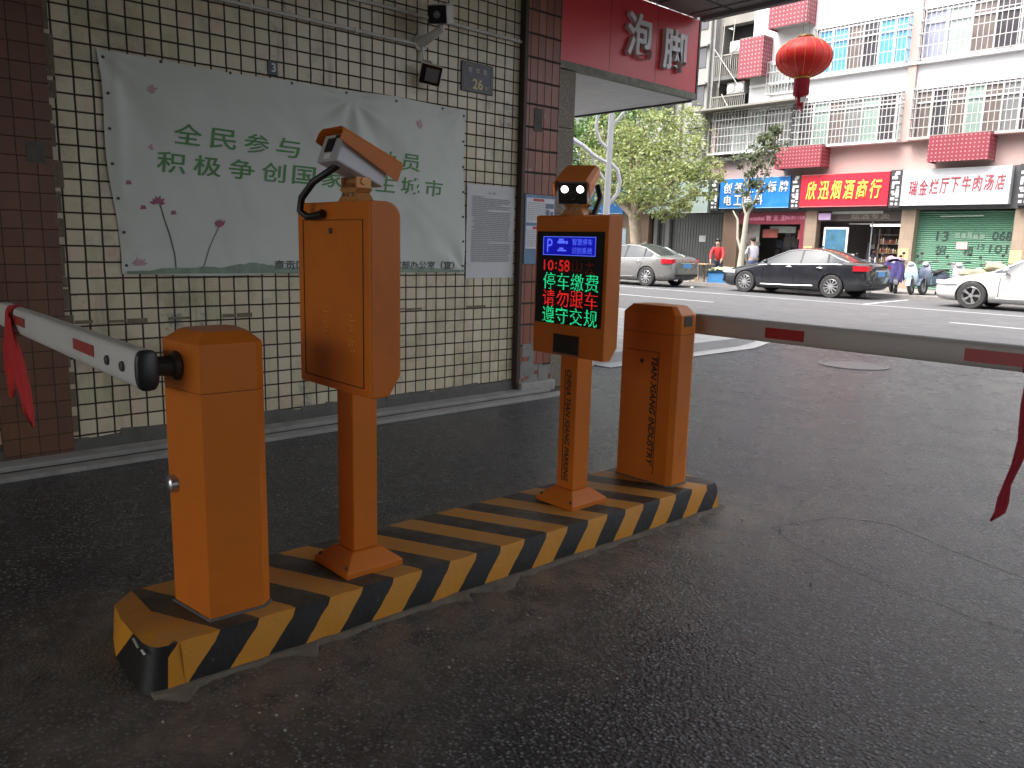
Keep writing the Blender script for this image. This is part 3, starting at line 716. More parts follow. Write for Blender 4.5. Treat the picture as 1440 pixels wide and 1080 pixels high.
def oct_ring(pts, z): return [(x, y, z) for x, y in pts]
def inset(pts, d):
    cx = sum(p[0] for p in pts)/len(pts); cy = sum(p[1] for p in pts)/len(pts)
    return [(x+(cx-x)/max(1e-6, math.hypot(cx-x, cy-y))*d*1.25, y+(cy-y)/max(1e-6, math.hypot(cx-x, cy-y))*d*1.25) for x, y in pts]
def cabinet(t, plan, ztop, zsplit, zcap, d):
    xf = world(t)
    m = MB().prism(oct_ring(plan, HI-.004), oct_ring(plan, zsplit-.001)); m.build('cabinet', ORANGE, t, bevel=.003, xf=xf)
    i_ = inset(plan, .003); MB().prism(oct_ring(i_, zsplit-.0012), oct_ring(i_, zsplit+.0012)).build('seam', pm('lid_seam', (.20, .06, .012), .7), t, xf=xf)
    MB().prism(oct_ring(inset(plan, -.010), HI-.003), oct_ring(inset(plan, -.004), HI+.007)).build('base_mortar', CONC_D, t, bevel=.002, xf=xf)
    m = MB().rings([oct_ring(plan, zsplit+.001), oct_ring(plan, ztop), oct_ring(inset(plan, d), zcap)]); m.build('lid', ORANGE, t, bevel=.003, xf=xf)
def arm(t, y, x0, x1, zc, hh, th, stripes, mat, s):
    """flat oval boom from x0 (hinge) to x1 (tip), reflective stripes on both faces"""
    xf = world(t)
    def sec(x, k=1.): return [(x, y+th*k*(abs(cos(a))**.55)*(1 if cos(a) > 0 else -1), zc+hh*k*(abs(sin(a))**.75)*(1 if sin(a) > 0 else -1)) for a in [2*pi*i/24 for i in range(24)]]
    n = 10
    a = MB().rings([sec(x0+(x1-x0)*i/n) for i in range(n+1)]).build('arm', mat, t, smooth=True, xf=xf, angle=50)
    sm = pm('reflective_red', (.36, .02, .025), .35, var=.25, scale=30)
    for (p, q, za, zb) in stripes:
        for sgn in (-1, 1):
            MB().box(p, q, y+sgn*(th+.0008), y+sgn*(th+.003), za, zb).build('reflector', sm, a, xf=xf)
    for xe, dx in ((x0, s), (x1, -s)):
        MB().rings([sec(xe, 1.04), sec(xe+dx*.012, 1.04), sec(xe+dx*.018, .9)]).build('end_cap', BLK, a, xf=xf, smooth=True, angle=50)
    return a
ARMW = pm('arm_white', (.62, .62, .60), .38, var=.08, scale=4, dirt=(.42, .40, .37), dirt_amt=.5)

t = thing('barrier_gate', 'orange boom barrier standing at the near end of the striped island beside the tiled wall', 'barrier gate', (-2.6, 1.03, HI), 'boom barriers on the striped island'); xf = world(t)
planL = [(-2.456, .925), (-2.448, 1.108), (-2.478, 1.145), (-2.70, 1.175), (-2.755, 1.13), (-2.735, .935), (-2.685, .893)]
cabinet(t, planL, 1.062, .905, 1.098, .045)
n_ = Vector((-.14, -.99, 0)).normalized()
h_ = MB().lathe(Vector((-2.595, .908, .985)), n_, [(-.004, .048), (.012, .048), (.02, .034), (.075, .030)], 20).build('hinge_hub', DGREY, t, xf=xf, smooth=True)
MB().lathe(Vector((-2.648, .902, .575)), n_, [(-.002, .031), (.020, .031), (.026, .025)], 20).build('lock', STEEL, t, xf=xf, smooth=True)
a = arm(t, .795, -2.545, -4.66, .985, .062, .034, [(-3.24, -2.98, .975, 1.015), (-4.28, -4.05, .975, 1.015)], ARMW, 1)
for x in (-2.66, -2.82): MB().lathe((x, .760, .985), (0, -1, 0), [(0, .017), (.006, .017), (.009, .012), (.006, .007)], 12).build('clamp_bolt', DGREY, a, xf=xf)

t = thing('barrier_gate', 'orange boom barrier lettered TIAN XIANG INDUSTRY at the street end of the striped island', 'barrier gate', (-2.59, 3.47, HI), 'boom barriers on the striped island'); xf = world(t)
planR = [(-2.76, 3.357), (-2.425, 3.357), (-2.402, 3.385), (-2.402, 3.50), (-2.43, 3.55), (-2.72, 3.59), (-2.775, 3.54), (-2.775, 3.375)]
cabinet(t, planR, 1.058, .955, 1.10, .04)
bm_ = MB()
for (x0, z0, x1, z1) in ((-2.735, .855, -2.51, .855), (-2.51, .855, -2.51, .19)): bm_.box(min(x0, x1)-.0015, max(x0, x1)+.0015, 3.3545, 3.3565, min(z0, z1)-.0015, max(z0, z1)+.0015)
bm_.build('door_seam', SEAM, t, xf=xf)
MB().lathe((-2.622, 3.3565, .80), (0, -1, 0), [(-.001, .011), (.004, .011), (.006, .006)], 14).build('lock', DGREY, t, xf=xf)
text('lettering', 'TIAN XIANG INDUSTRY', (-2.536, 3.3565, .53), (0, 0, -1), (1, 0, 0), INKB, t, w=.60, h=.040, bold=.03, shear=.28, off=.002)
MB().box(-2.4015, -2.3985, 3.41, 3.475, 1.0, 1.052).build('slot', DGREY, t, xf=xf)
a = arm(t, 3.70, -2.64, .9, .992, .056, .034, [(-2.085, -1.875, .96, 1.014), (-1.15, -.93, .96, 1.014), (-.2, .02, .96, 1.014)], pm('arm_white_shaded', (.46, .44, .42), .42, var=.08, scale=4), -1)  # boom colour greyed to paint in its backlit shade
MB().lathe((-2.56, 3.56, .99), (0, 1, 0), [(0, .05), (.03, .05), (.04, .034), (.11, .034)], 20).build('hinge_hub', DGREY, t, xf=xf, smooth=True)

# red cloths
REDC = pm('red_cloth', (.50, .018, .015), .7, var=.3, scale=12)
def cloth(name, label, base, strips, parent_mat=REDC):
    t = thing(name, label, 'cloth', base); xf = world(t); mb = MB(); random.seed(9)
    for pts in strips:                                    # each strip: centre line with width and facing
        n = len(pts); vs = []; fs = []; K = 8
        for i, (p, w, yaw) in enumerate(pts):
            for k in range(K+1):
                u = k/K-.5; fold = .012*sin(k*1.9+i*.5)*min(1, w*10)
                vs.append((p[0]+u*w*cos(yaw)-fold*sin(yaw), p[1]+u*w*sin(yaw)+fold*cos(yaw), p[2]+.006*sin(k*2)))
        for i in range(n-1):
            for k in range(K): q = i*(K+1)+k; fs.append((q, q+1, q+K+2, q+K+1))
        mb.add(vs, fs)
    return t, mb, xf
t, mb, xf = cloth('red_cloth', 'knotted red cloth hanging from the tip of the white boom arm', (-4.36, .79, .7), [
    [((-4.34, .745, 1.03), .05, 0), ((-4.33, .74, .94), .07, .1), ((-4.35, .742, .85), .12, .2), ((-4.36, .74, .75), .16, .1), ((-4.37, .745, .66), .14, 0), ((-4.40, .745, .605), .06, 0)],
    [((-4.29, .74, 1.0), .05, 0), ((-4.23, .735, .93), .10, 0), ((-4.14, .735, .82), .17, .1), ((-4.05, .735, .70), .17, .15), ((-3.97, .735, .60), .14, .1), ((-3.92, .735, .55), .03, .1)]])
o = mb.build('streamers', REDC, t, smooth=True, xf=xf, angle=180)
MB().rings([[(x, .795+.040*1.06*(abs(cos(a))**.55)*(1 if cos(a) > 0 else -1), .985+.066*(abs(sin(a))**.75)*(1 if sin(a) > 0 else -1)) for a in [2*pi*i/20 for i in range(20)]] for x in (-4.42, -4.36, -4.30)], closed=True, cap=False).build('knot_band', REDC, t, smooth=True, xf=xf)
t, mb, xf = cloth('red_ribbon', 'long narrow red ribbon dangling from the horizontal boom arm near the street', (-.93, 3.66, .7), [
    [((-.90, 3.65, 1.05), .06, .6), ((-.885, 3.65, .93), .055, .6), ((-.89, 3.65, .80), .05, .4), ((-.885, 3.655, .66), .05, .2), ((-.905, 3.655, .55), .035, 0), ((-.925, 3.655, .47), .028, .4), ((-.93, 3.65, .40), .045, .2), ((-.935, 3.65, .35), .04, .1), ((-.965, 3.65, .30), .006, .1)]])
o = mb.build('streamer', pm('crimson_cloth', (.34, .012, .03), .7, var=.25, scale=12), t, smooth=True, xf=xf, angle=180)
MB().rings([[(x, 3.70+.038*(abs(cos(a))**.55)*(1 if cos(a) > 0 else -1), .992+.060*(abs(sin(a))**.75)*(1 if sin(a) > 0 else -1)) for a in [2*pi*i/20 for i in range(20)]] for x in (-.93, -.90, -.87)], cap=False).build('knot_band', pm('crimson_cloth', (.34, .012, .03), .7), t, smooth=True, xf=xf)

# ---- display terminals
def lpr_camera(t, xf, c, d, flip):
    """number plate camera: boxed body under an orange hood, on a slotted bracket"""
    d = Vector(d).normalized(); s = d.cross(Vector((0, 0, 1))).normalized(); u = s.cross(d)
    GREYB = pm('camera_grey', (.50, .50, .52), .4, .2, .1, 6)
    cam = MB().obox(c, s*.068, d*.105, u*.052).build('camera', GREYB, t, xf=xf, bevel=.006)
    # hood: folded sheet, top with two side flaps
    h = MB(); w, l0, l1 = .086, -.125, .145
    prof = [(-w, -.012), (-w, .052), (-w+.018, .068), (w-.018, .068), (w, .052), (w, -.012), (w-.004, -.012), (w-.004, .050), (w-.02, .064), (-w+.02, .064), (-w+.004, .050), (-w+.004, -.012)]
    def shp(l, cut=0): return [c+d*l+s*a+u*(b if b > 0 else b+cut) for a, b in prof]
    h.rings([shp(l0, .03), shp(l1)]); h.build('hood', ORANGE, cam, xf=xf, bevel=.002)
    if flip:     # seen from the front: black glass with two white lamps
        MB().obox(c+d*.108, s*.066, d*.004, u*.05).build('front_glass', pm('lens_black', (.015, .012, .012), .15), cam, xf=xf, bevel=.003)
        for k in (-.036, .036):
            MB().lathe(c+d*.113+s*k+u*.018, d, [(-.001, .0165), (.003, .015), (.004, .006)], 18).build('lamp', emit('lamp_white', (1, .97, .92), 2.2), cam, xf=xf)
        MB().lathe(c+d*.113-u*.012, d, [(-.001, .018), (.006, .017), (.004, .012)], 18).build('lens', BLK, cam, xf=xf)
    else:        # seen from the back: plate with socket and label
        r0 = c-d*.106
        MB().obox(r0+u*.01-s*.005, s*.026, d*.004, u*.026).build('socket', BLK, cam, xf=xf, bevel=.003)
        MB().obox(r0+u*.040+s*.03, s*.012, d*.003, u*.006).build('socket', BLK, cam, xf=xf)
        MB().obox(r0-u*.032+s*.0, s*.020, d*.001, u*.010).build('sticker', pm('sticker_white', (.75, .75, .75), .5), cam, xf=xf)
    # bracket below
    b = MB(); k0 = c-u*.053-d*.0; base = Vector((c.x, c.y, 0))
    return cam, k0, s, d, u
def bracket(t, cam, xf, x, y, z0, z1):
    BR = pm('bracket_orange', (.52, .24, .08), .35, .2)
    b = MB()
    b.prism([(x-.075, y-.035, z0), (x+.075, y-.035, z0), (x+.075, y+.035, z0), (x-.075, y+.035, z0)], [(x-.045, y-.03, z0+.035), (x+.045, y-.03, z0+.035), (x+.045, y+.03, z0+.035), (x-.045, y+.03, z0+.035)])
    b.prism([(x-.045, y-.03, z0+.0352), (x+.045, y-.03, z0+.0352), (x+.045, y+.03, z0+.0352), (x-.045, y+.03, z0+.0352)], [(x-.062, y-.034, z0+.05), (x+.062, y-.034, z0+.05), (x+.062, y+.034, z0+.05), (x-.062, y+.034, z0+.05)])
    for dx in (-.05, .05): b.box(x+dx-.004, x+dx+.004, y-.03, y+.03, z0+.0505, z1+.012)
    b.lathe((x-.06, y, z0+.075), (1, 0, 0), [(0, .014), (.12, .014)], 12)
    br = b.build('bracket', BR, cam, xf=xf, bevel=.002)
    for dx in (-.032, 0, .032): MB().lathe((x+dx, y-.0345, z0+.028), (0, -1, .1), [(-.002, .007), (.003, .006)], 8).build('bolt', STEEL, cam, xf=xf)

def rounded_rect(x0, x1, z0, z1, r, n=4, bot=None):
    rb = r if bot is None else bot; P = []
    for cx, cz, a0, rr in ((x1-rb, z0+rb, -pi/2, rb), (x1-r, z1-r, 0, r), (x0+r, z1-r, pi/2, r), (x0+rb, z0+rb, pi, rb)):
        for i in range(n+1): a = a0+pi/2*i/n; P.append((cx+rr*cos(a), cz+rr*sin(a)))
    return P
def terminal(label, base, bx0, bx1, y0, y1, z0, z1, face, px, py, letters):
    t = thing('parking_terminal', label, 'parking terminal', base, 'parking terminals on the striped island'); xf = world(t)
    # flared foot, post
    a, b = .125, .068
    MB().rings([[(px+i*a, py+j*a, z) for i, j in ((-1,-1),(1,-1),(1,1),(-1,1))] for a, z in ((.126, HI-.003), (.126, HI+.022), (.066, HI+.072), (.055, HI+.074))]).build('base', ORANGE, t, xf=xf, bevel=.004)
    for i in (-.1, .1): MB().lathe((px+i, py-.112, HI+.035), (0, -.7, .7), [(-.002, .008), (.004, .007)], 8).build('anchor_bolt', DGREY, t, xf=xf)
    MB().box(px-.056, px+.056, py-.054, py+.054, HI+.0745, z0+.01).build('post', ORANGE, t, xf=xf, bevel=.005)
    # side profile of the housing: rounded at the display side
    d = y1-y0; r = min(.055, d*.45)
    if face > 0: prof = [(y0, z0), (y1-.05, z0), (y1, z0+.075)]+[(y1-r+r*cos(k*pi/10), z1-r+r*sin(k*pi/10)) for k in range(6)]+[(y0, z1)]
    else: prof = [(y1, z1), (y0+.006, z1), (y0, z1-.006), (y0, z0), (y1-.045, z0), (y1, z0+.06)][::-1]
    hs = MB().prism([(bx0, y, z) for y, z in prof], [(bx1, y, z) for y, z in prof]).build('housing', ORANGE, t, xf=xf, bevel=.007, seg=2)
    return t, xf, hs
t, xf, hs = terminal('orange display terminal on a post seen from behind with bare locked back door', (-2.575, 1.56, HI), -2.822, -2.312, 1.46, 1.585, .852, 1.532, 1, -2.578, 1.565, None)
# back door outline, keyhole and louvre pips
q = MB(); e = .0014
for x0, x1, za, zb in ((-2.776, -2.356, 1.468, 1.468), (-2.776, -2.356, .885, .885), (-2.776, -2.776, .885, 1.468), (-2.356, -2.356, .885, 1.468)): q.box(x0-e, x1+e, 1.4575, 1.4595, za-e, zb+e)
q.build('door_seam', SEAM, t, xf=xf)
MB().lathe((-2.572, 1.4595, 1.43), (0, -1, 0), [(-.001, .011), (.004, .011), (.006, .006)], 14).build('lock', DGREY, t, xf=xf)
q = MB()
for cx in (-2.62, -2.44):
    for i in range(9):
        for j in (0, 1): q.ball((cx+j*.018-(.018 if i % 2 else 0)*.5, 1.459, 1.01+.018*i), .005, .004, .004, 6, 4)
q.build('vent_pips', pm('pip_orange', (.75, .34, .08), .25), t, xf=xf)
dL = (.0, .90, -.37)
cam, k0, s_, d_, u_ = lpr_camera(t, xf, Vector((-2.572, 1.560, 1.678)), dL, False)
bracket(t, cam, xf, -2.555, 1.555, 1.532, 1.61)
MB().tube([(-2.56, 1.485, 1.66), (-2.575, 1.455, 1.635), (-2.63, 1.425, 1.60), (-2.69, 1.41, 1.545), (-2.705, 1.41, 1.50), (-2.68, 1.425, 1.478), (-2.64, 1.438, 1.482), (-2.60, 1.445, 1.49)], [.013]*7+[.016], 10).build('cable', BLK, t, xf=xf, smooth=True)

t, xf, hs = terminal('orange display terminal on a post with lit coloured screen facing the viewer', (-2.58, 2.80, HI), -2.792, -2.332, 2.70, 2.795, .880, 1.538, -1, -2.585, 2.80, None)
scr = MB().box(-2.778, -2.352, 2.6955, 2.6995, 1.030, 1.463).build('screen', pm('screen_black', (.006, .006, .007), .18, spec=.4), t, xf=xf)
MB().box(-2.648, -2.482, 2.6945, 2.6995, .893, .982).build('scanner_window', pm('scanner_black', (.008, .008, .008), .12), t, xf=xf, bevel=.002)
MB().box(-2.655, -2.475, 2.694, 2.6995, .884, .892).build('scanner_ledge', pm('ledge_rose', (.30, .13, .09), .5), t, xf=xf)
# light emitting dots: lettering sampled on the panel's own dot grid
def inside_fn(s, bold=.0):
    vs, fs = glyph_mesh(s, bold); x0, x1 = min(v.x for v in vs), max(v.x for v in vs); y0, y1 = min(v.y for v in vs), max(v.y for v in vs)
    tris = []
    for f in fs:
        for k in range(1, len(f)-1): tris.append([(vs[f[i]].x, vs[f[i]].y) for i in (0, k, k+1)])
    def ins(u, v):
        x, y = x0+(x1-x0)*u, y0+(y1-y0)*v
        for a, b, c in tris:
            d1 = (x-b[0])*(a[1]-b[1])-(a[0]-b[0])*(y-b[1]); d2 = (x-c[0])*(b[1]-c[1])-(b[0]-c[0])*(y-c[1]); d3 = (x-a[0])*(c[1]-a[1])-(c[0]-a[0])*(y-a[1])
            if not ((d1 < 0 or d2 < 0 or d3 < 0) and (d1 > 0 or d2 > 0 or d3 > 0)): return True
        return False
    return ins
def leds(name, items, mat, parent, yq=2.6948, pitch=.0058, size=.0034):
    mb = MB()
    for s, xc, zc, w, h, nx, nz, bold in items:
        f = inside_fn(s, bold)
        for i in range(nx):
            for j in range(nz):
                if f((i+.5)/nx, (j+.5)/nz):
                    x = xc-w/2+w*(i+.5)/nx; z = zc-h/2+h*(j+.5)/nz; q = size/2*random.uniform(.8, 1.1)
                    mb.poly([(x-q, yq, z-q), (x+q, yq, z-q), (x+q, yq, z+q), (x-q, yq, z+q)])
    return raw(mb, name, mat, parent)
LG = emit('led_green', (.02, .80, .30), .30); LR = emit('led_red', (1.0, .025, .02), .26); LRD = emit('led_red_dim', (.6, .01, .01), .035); LB2 = emit('led_blue_bright', (.10, .16, 1.0), .24)
def row(s, zc, mat, nm):
    leds(nm, [(ch, -2.687+.091*i, zc, .080, .078, 18, 18, .0) for i, ch in enumerate(s)], mat, scr0)
scr0 = t
row('停车缴费', 1.232, LG, 'green_line'); row('请勿跟车', 1.152, LR, 'red_line'); row('遵守交规', 1.072, LG, 'green_line')
leds('red_clock', [('10', -2.695, 1.305, .066, .050, 13, 10, .02), (':', -2.645, 1.305, .010, .032, 2, 6, .02), ('58', -2.592, 1.305, .072, .054, 14, 11, .02)], LR, t)
leds('dim_red_line', [('山', -2.510, 1.305, .060, .056, 11, 10, .0), ('去', -2.432, 1.300, .060, .056, 11, 10, .0)], LRD, t)
fr_ = MB()
for x0, x1, za, zb in ((-2.735, -2.400, 1.437, 1.440), (-2.735, -2.400, 1.353, 1.356), (-2.735, -2.732, 1.353, 1.440), (-2.403, -2.400, 1.353, 1.440)): fr_.box(x0, x1, 2.6942, 2.6952, za, zb)
fr_.build('blue_frame', LB2, t, xf=xf)
bp_ = MB().box(-2.731, -2.404, 2.6947, 2.6953, 1.357, 1.436).build('blue_panel', emit('led_blue_field', (.006, .008, .9), .085), t, xf=xf)
text('parking_letter', 'P', (-2.688, 2.6942, 1.398), (1, 0, 0), (0, 0, 1), LB2, t, w=.036, h=.062)
mb = MB()
put_text(mb, '智慧停车', (-2.480, 2.6942, 1.416), (1, 0, 0), UP, w=.125, h=.030); put_text(mb, '识别系统', (-2.480, 2.6942, 1.377), (1, 0, 0), UP, w=.125, h=.030)
raw(mb, 'blue_lettering', LB2, t)
mb = MB()      # little car and camera pictograms
mb.box(-2.640, -2.590, 2.6940, 2.6945, 1.408, 1.420); mb.box(-2.632, -2.602, 2.6940, 2.6945, 1.421, 1.430); mb.box(-2.586, -2.574, 2.6940, 2.6945, 1.406, 1.420)
mb.box(-2.640, -2.582, 2.6940, 2.6945, 1.372, 1.379); mb.box(-2.628, -2.600, 2.6940, 2.6945, 1.380, 1.389)
mb.build('blue_pictogram', LB2, t, xf=xf)
cam, k0, s_, d_, u_ = lpr_camera(t, xf, Vector((-2.60, 2.772, 1.672)), (.50, -.80, -.34), True)
bracket(t, cam, xf, -2.575, 2.752, 1.538, 1.61)
MB().tube([(-2.56, 2.87, 1.68), (-2.53, 2.86, 1.62), (-2.50, 2.80, 1.57), (-2.49, 2.77, 1.535)], .014, 10).build('cable', BLK, t, xf=xf, smooth=True)
text('lettering', 'CHINA TIAN XIANG PARKING', (-2.578, 2.7455, .53), (0, 0, -1), (1, 0, 0), INKB, t, w=.56, h=.032, bold=.03, shear=.28, off=.002)
MB().box(-2.6065, -2.603, 2.7435, 2.7455, .25, .81).build('rule_line', INKB, t, xf=xf)

# ---- lantern
t = thing('lantern', 'round red festival lantern with gold ribs and tassel hanging above the forecourt', 'lantern', (-5.98, 10.95, 3.5)); xf = world(t)
C0 = Vector((-5.98, 10.95, 4.10)); RX, RZ = .385, .272
lv = MB(); nr = 36; vs = []; K = 14; rg = []
for j in range(K+1):
    a = -pi/2*.93+pi*.93*j/K; r_ = []
    for i in range(nr*2):
        k = 1-.035*(i % 2); r_.append(C0+Vector((RX*k*cos(a)*cos(pi*i/nr), RX*k*cos(a)*sin(pi*i/nr), RZ*sin(a))))
    rg.append(r_)
lv.rings(rg); LAN = pm('lantern_silk', (.78, .018, .014), .45, var=.15, scale=4)
lv.build('globe', LAN, t, smooth=True, xf=xf, angle=180)
GOLDM = pm('lantern_gold', (.62, .34, .06), .4, .3)
for i in range(0, nr*2, 4):
    MB().tube([C0+Vector((RX*1.004*cos(a)*cos(pi*i/nr), RX*1.004*cos(a)*sin(pi*i/nr), RZ*1.004*sin(a))) for a in [-pi/2*.93+pi*.93*j/K for j in range(K+1)]], .0028, 4).build('rib', GOLDM, t, xf=xf)
MB().lathe(C0+Vector((0, 0, RZ-.012)), (0, 0, 1), [(0, .115), (.012, .122), (.035, .11), (.045, .095)], 24).build('top_cap', pm('cap_dark_gold', (.16, .09, .02), .4, .3), t, xf=xf)
MB().lathe(C0-Vector((0, 0, RZ-.015)), (0, 0, -1), [(0, .112), (.02, .115), (.035, .10)], 24).build('bottom_cap', GOLDM, t, xf=xf)
fg = MB(); random.seed(6)
for ring, n, r, l in ((0, 46, .10, .22), (1, 30, .07, .25), (2, 18, .04, .40)):
    for i in range(n):
        a = 2*pi*i/n+ring; x, y = r*cos(a), r*sin(a); z0 = -RZ-.015; l2 = l*random.uniform(.9, 1.1)
        fg.tube([C0+Vector((x, y, z0)), C0+Vector((x*1.02, y*1.02, z0-l2*.6)), C0+Vector((x*random.uniform(.95, 1.1), y*1.05, z0-l2))], [.0075, .007, .004], 5)
fg.build('tassel', pm('tassel_red', (.42, .012, .03), .7, var=.3, scale=20), t, xf=xf)
MB().box(-5.93, -5.86, 10.86, 10.865, 3.48, 3.55).build('paper_tag', pm('sticker_white', (.75, .75, .75), .5), t, xf=xf)
for dx in (-.05, .05): MB().tube([C0+Vector((dx, 0, RZ+.03)), (-5.98+dx*.3, 10.95, 5.6)], .003, 4).build('cord', DGREY, t, xf=xf)
o = MB().tube([(-12, 10.95, 6.1), (-8, 10.95, 5.7), (-5.98, 10.95, 5.60), (-3, 10.95, 5.66), (2, 10.95, 6.0)], .005, 6).build('cable', DGREY)
tag(o, 'thin dark overhead wire strung across the top of the street view', 'wire')

# ================================================================ ACROSS THE STREET
WHT = pm('white_render', (.70, .70, .71), .8, var=.05, scale=.6, dirt=(.50, .49, .47), dirt_amt=.35, dscale=1.2)
PNK = pm('pink_render', (.44, .315, .29), .8, var=.10, scale=.8, dirt=(.40, .33, .29), dirt_amt=.5, dscale=1.5)
OLD = pm('old_render', (.24, .23, .205), .85, var=.25, scale=1.2, dirt=(.20, .19, .17), dirt_amt=.8, dscale=1.3)
OLDW = pm('old_white_render', (.29, .285, .27), .85, var=.15, scale=1.5, dirt=(.33, .31, .28), dirt_amt=.8, dscale=2)
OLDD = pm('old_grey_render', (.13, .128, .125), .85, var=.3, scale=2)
ROOM = pm('dark_room', (.035, .033, .034), .9, var=.5, scale=.7)
FRM = pm('window_frame_white', (.70, .70, .70), .45)
GRL = pm('grille_steel', (.46, .45, .44), .4, .2, dirt=(.30, .22, .17), dirt_amt=.4, dscale=4)
G_DARK = glass('pane_dark', (.07, .065, .075), .08); G_GREY = glass('pane_grey', (.20, .21, .21), .1); G_GREEN = pm('pane_green_curtain', (.26, .35, .31), .3, var=.15, scale=3)
G_BLUE = pm('pane_blue_curtain', (.10, .36, .62), .35, var=.25, scale=5); G_PALE = pm('pane_pale_curtain', (.33, .37, .36), .35, var=.15, scale=2); G_BROWN = pm('pane_brown', (.17, .14, .13), .2, var=.3, scale=2)
G_LAV = pm('pane_lavender', (.30, .32, .42), .3, var=.25, scale=3)
DARKF = pm('sign_backing', (.075, .078, .08), .6)

t = thing('apartment_building', 'white apartment block with caged window bands and pink lower floor above the shops', 'building', (-12, 31.5, .13)); AB = t; xf = world(t)
w = MB()
w.box(-19.3, 8, 31, 31.35, 7.28, 8.22); w.box(-19.3, 8, 31, 31.35, 10.02, 16); w.box(-19.3, -16.5, 31, 31.35, 8.22, 10.02)
w.build('wall', WHT, t, xf=xf)
MB().box(-20.9, 8, 30.99, 31.35, 4.45, 5.46).build('pink_band', PNK, t, xf=xf)
MB().box(-12.74, -12.44, 30.86, 31.35, 5.463, 15.9).build('pilaster', PNK, t, xf=xf); MB().box(-20.95, -20.8, 30.97, 31.35, 5.463, 7.277).build('pilaster', PNK, t, xf=xf)
MB().box(-20.9, 8, 31.9, 32.0, 4.45, 16).build('dark_interior', ROOM, t, xf=xf)
MB().box(-20.9, -12.76, 30.55, 31.34, 5.465, 5.53).build('sill', WHT, t, xf=xf)
MB().box(-12.42, 8, 30.55, 31.34, 5.465, 5.53).build('sill', PNK, t, xf=xf)
MB().box(-19.2, 8, 30.80, 30.995, 8.14, 8.22).build('sill', WHT, t, xf=xf)
# ragged little roof over the lower window band
aw = MB(); aw.prism([(-21.6, 30.1, 7.30), (-16.6, 30.1, 7.30), (-16.6, 31.0, 7.34), (-21.6, 31.0, 7.34)], [(-21.6, 30.1, 7.37), (-16.6, 30.1, 7.37), (-16.6, 31.0, 7.48), (-21.6, 31.0, 7.48)])
aw.build('awning', OLD, t, xf=xf)
def window(parent, xf, x0, x1, z0, z1, panes, dx=.155, rows=4, cage=True, ypane=31.12, yc=30.62, tr=None):
    """panes: list of (share of width, material); white frames, projecting steel cage"""
    fr = MB(); tot = sum(p[0] for p in panes); x = x0
    fr.box(x0, x1, ypane-.06, ypane+.05, z0, z0+.06); fr.box(x0, x1, ypane-.06, ypane+.05, z1-.06, z1)
    if tr: fr.box(x0, x1, ypane-.05, ypane+.04, z0+(z1-z0)*tr-.025, z0+(z1-z0)*tr+.025)
    W_ = None; ps = []
    for k, (sh, mat) in enumerate(panes):
        xe = x+(x1-x0)*sh/tot; fr.box(x-.025, x+.025, ypane-.055, ypane+.045, z0+.06, z1-.06); ps.append((x, xe, mat)); x = xe
    fr.box(x1-.03, x1, ypane-.055, ypane+.045, z0+.06, z1-.06)
    W_ = fr.build('window', FRM, parent, xf=xf)
    for a, b, mat in ps: MB().box(a, b, ypane, ypane+.02, z0+.02, z1-.02).build('pane', mat, W_, xf=xf)
    if cage:
        g = MB(); n = max(2, int((x1-x0)/dx)); y = yc; wv, wh = .011, .014
        for i in range(n+1):
            xx = x0+(x1-x0)*i/n; g.box(xx-wv, xx+wv, y-wv, y+wv, z0+.0, z1)
        for j in range(rows+1):
            zz = z0+(z1-z0)*j/rows; g.box(x0, x1, y-wh*1.1, y+wh*1.1, zz-wh, zz+wh)
            for xx in (x0, x1): g.box(xx-wh, xx+wh, y, 31.0, zz-wh, zz+wh)
        for xx in (x0, x1):
            for k in (1, 2): yy = y+(31-y)*k/3; g.box(xx-wv, xx+wv, yy-wv, yy+wv, z0, z1)
        g.build('grille', GRL, W_, xf=xf)
    return W_
def P(s):
    d = {'d': G_DARK, 'g': G_GREY, 'e': G_GREEN, 'b': G_BLUE, 'p': G_PALE, 'n': G_BROWN, 'l': G_LAV}
    return [(1 if c.islower() else .45, d[c.lower()]) for c in s]
window(t, xf, -20.75, -17.0, 5.55, 7.25, P('gppdg'), rows=5)
window(t, xf, -17.0, -12.78, 5.55, 7.25, P('dengedP'), rows=6, tr=.8)
window(t, xf, -12.40, -7.9, 5.55, 7.25, P('ndnengdn'), rows=5, dx=.17, tr=.75)
window(t, xf, -7.9, -3.2, 5.55, 7.25, P('ndgndn'), rows=5, dx=.17)
window(t, xf, -3.2, 4, 5.55, 7.25, P('ndgndn'), rows=5, dx=.2)
window(t, xf, -16.4, -12.8, 8.26, 9.98, P('bbndbb'), rows=4, tr=.72)
window(t, xf, -12.38, -8.2, 8.26, 9.98, P('lpndGl'), rows=4, dx=.17, tr=.75)
window(t, xf, -8.2, -3.8, 8.26, 9.98, P('ldnd'), rows=4, dx=.2)
window(t, xf, -18.3, -16.75, 7.75, 9.0, P('pg'), rows=3, dx=.13, ypane=30.99)
HOLES = dots_mat('perforated_red', (.22, .030, .045), (.46, .20, .21), .135, .135, .19)
HOLES2 = dots_mat('perforated_red_faded', (.235, .045, .06), (.44, .28, .29), .16, .16, .18)
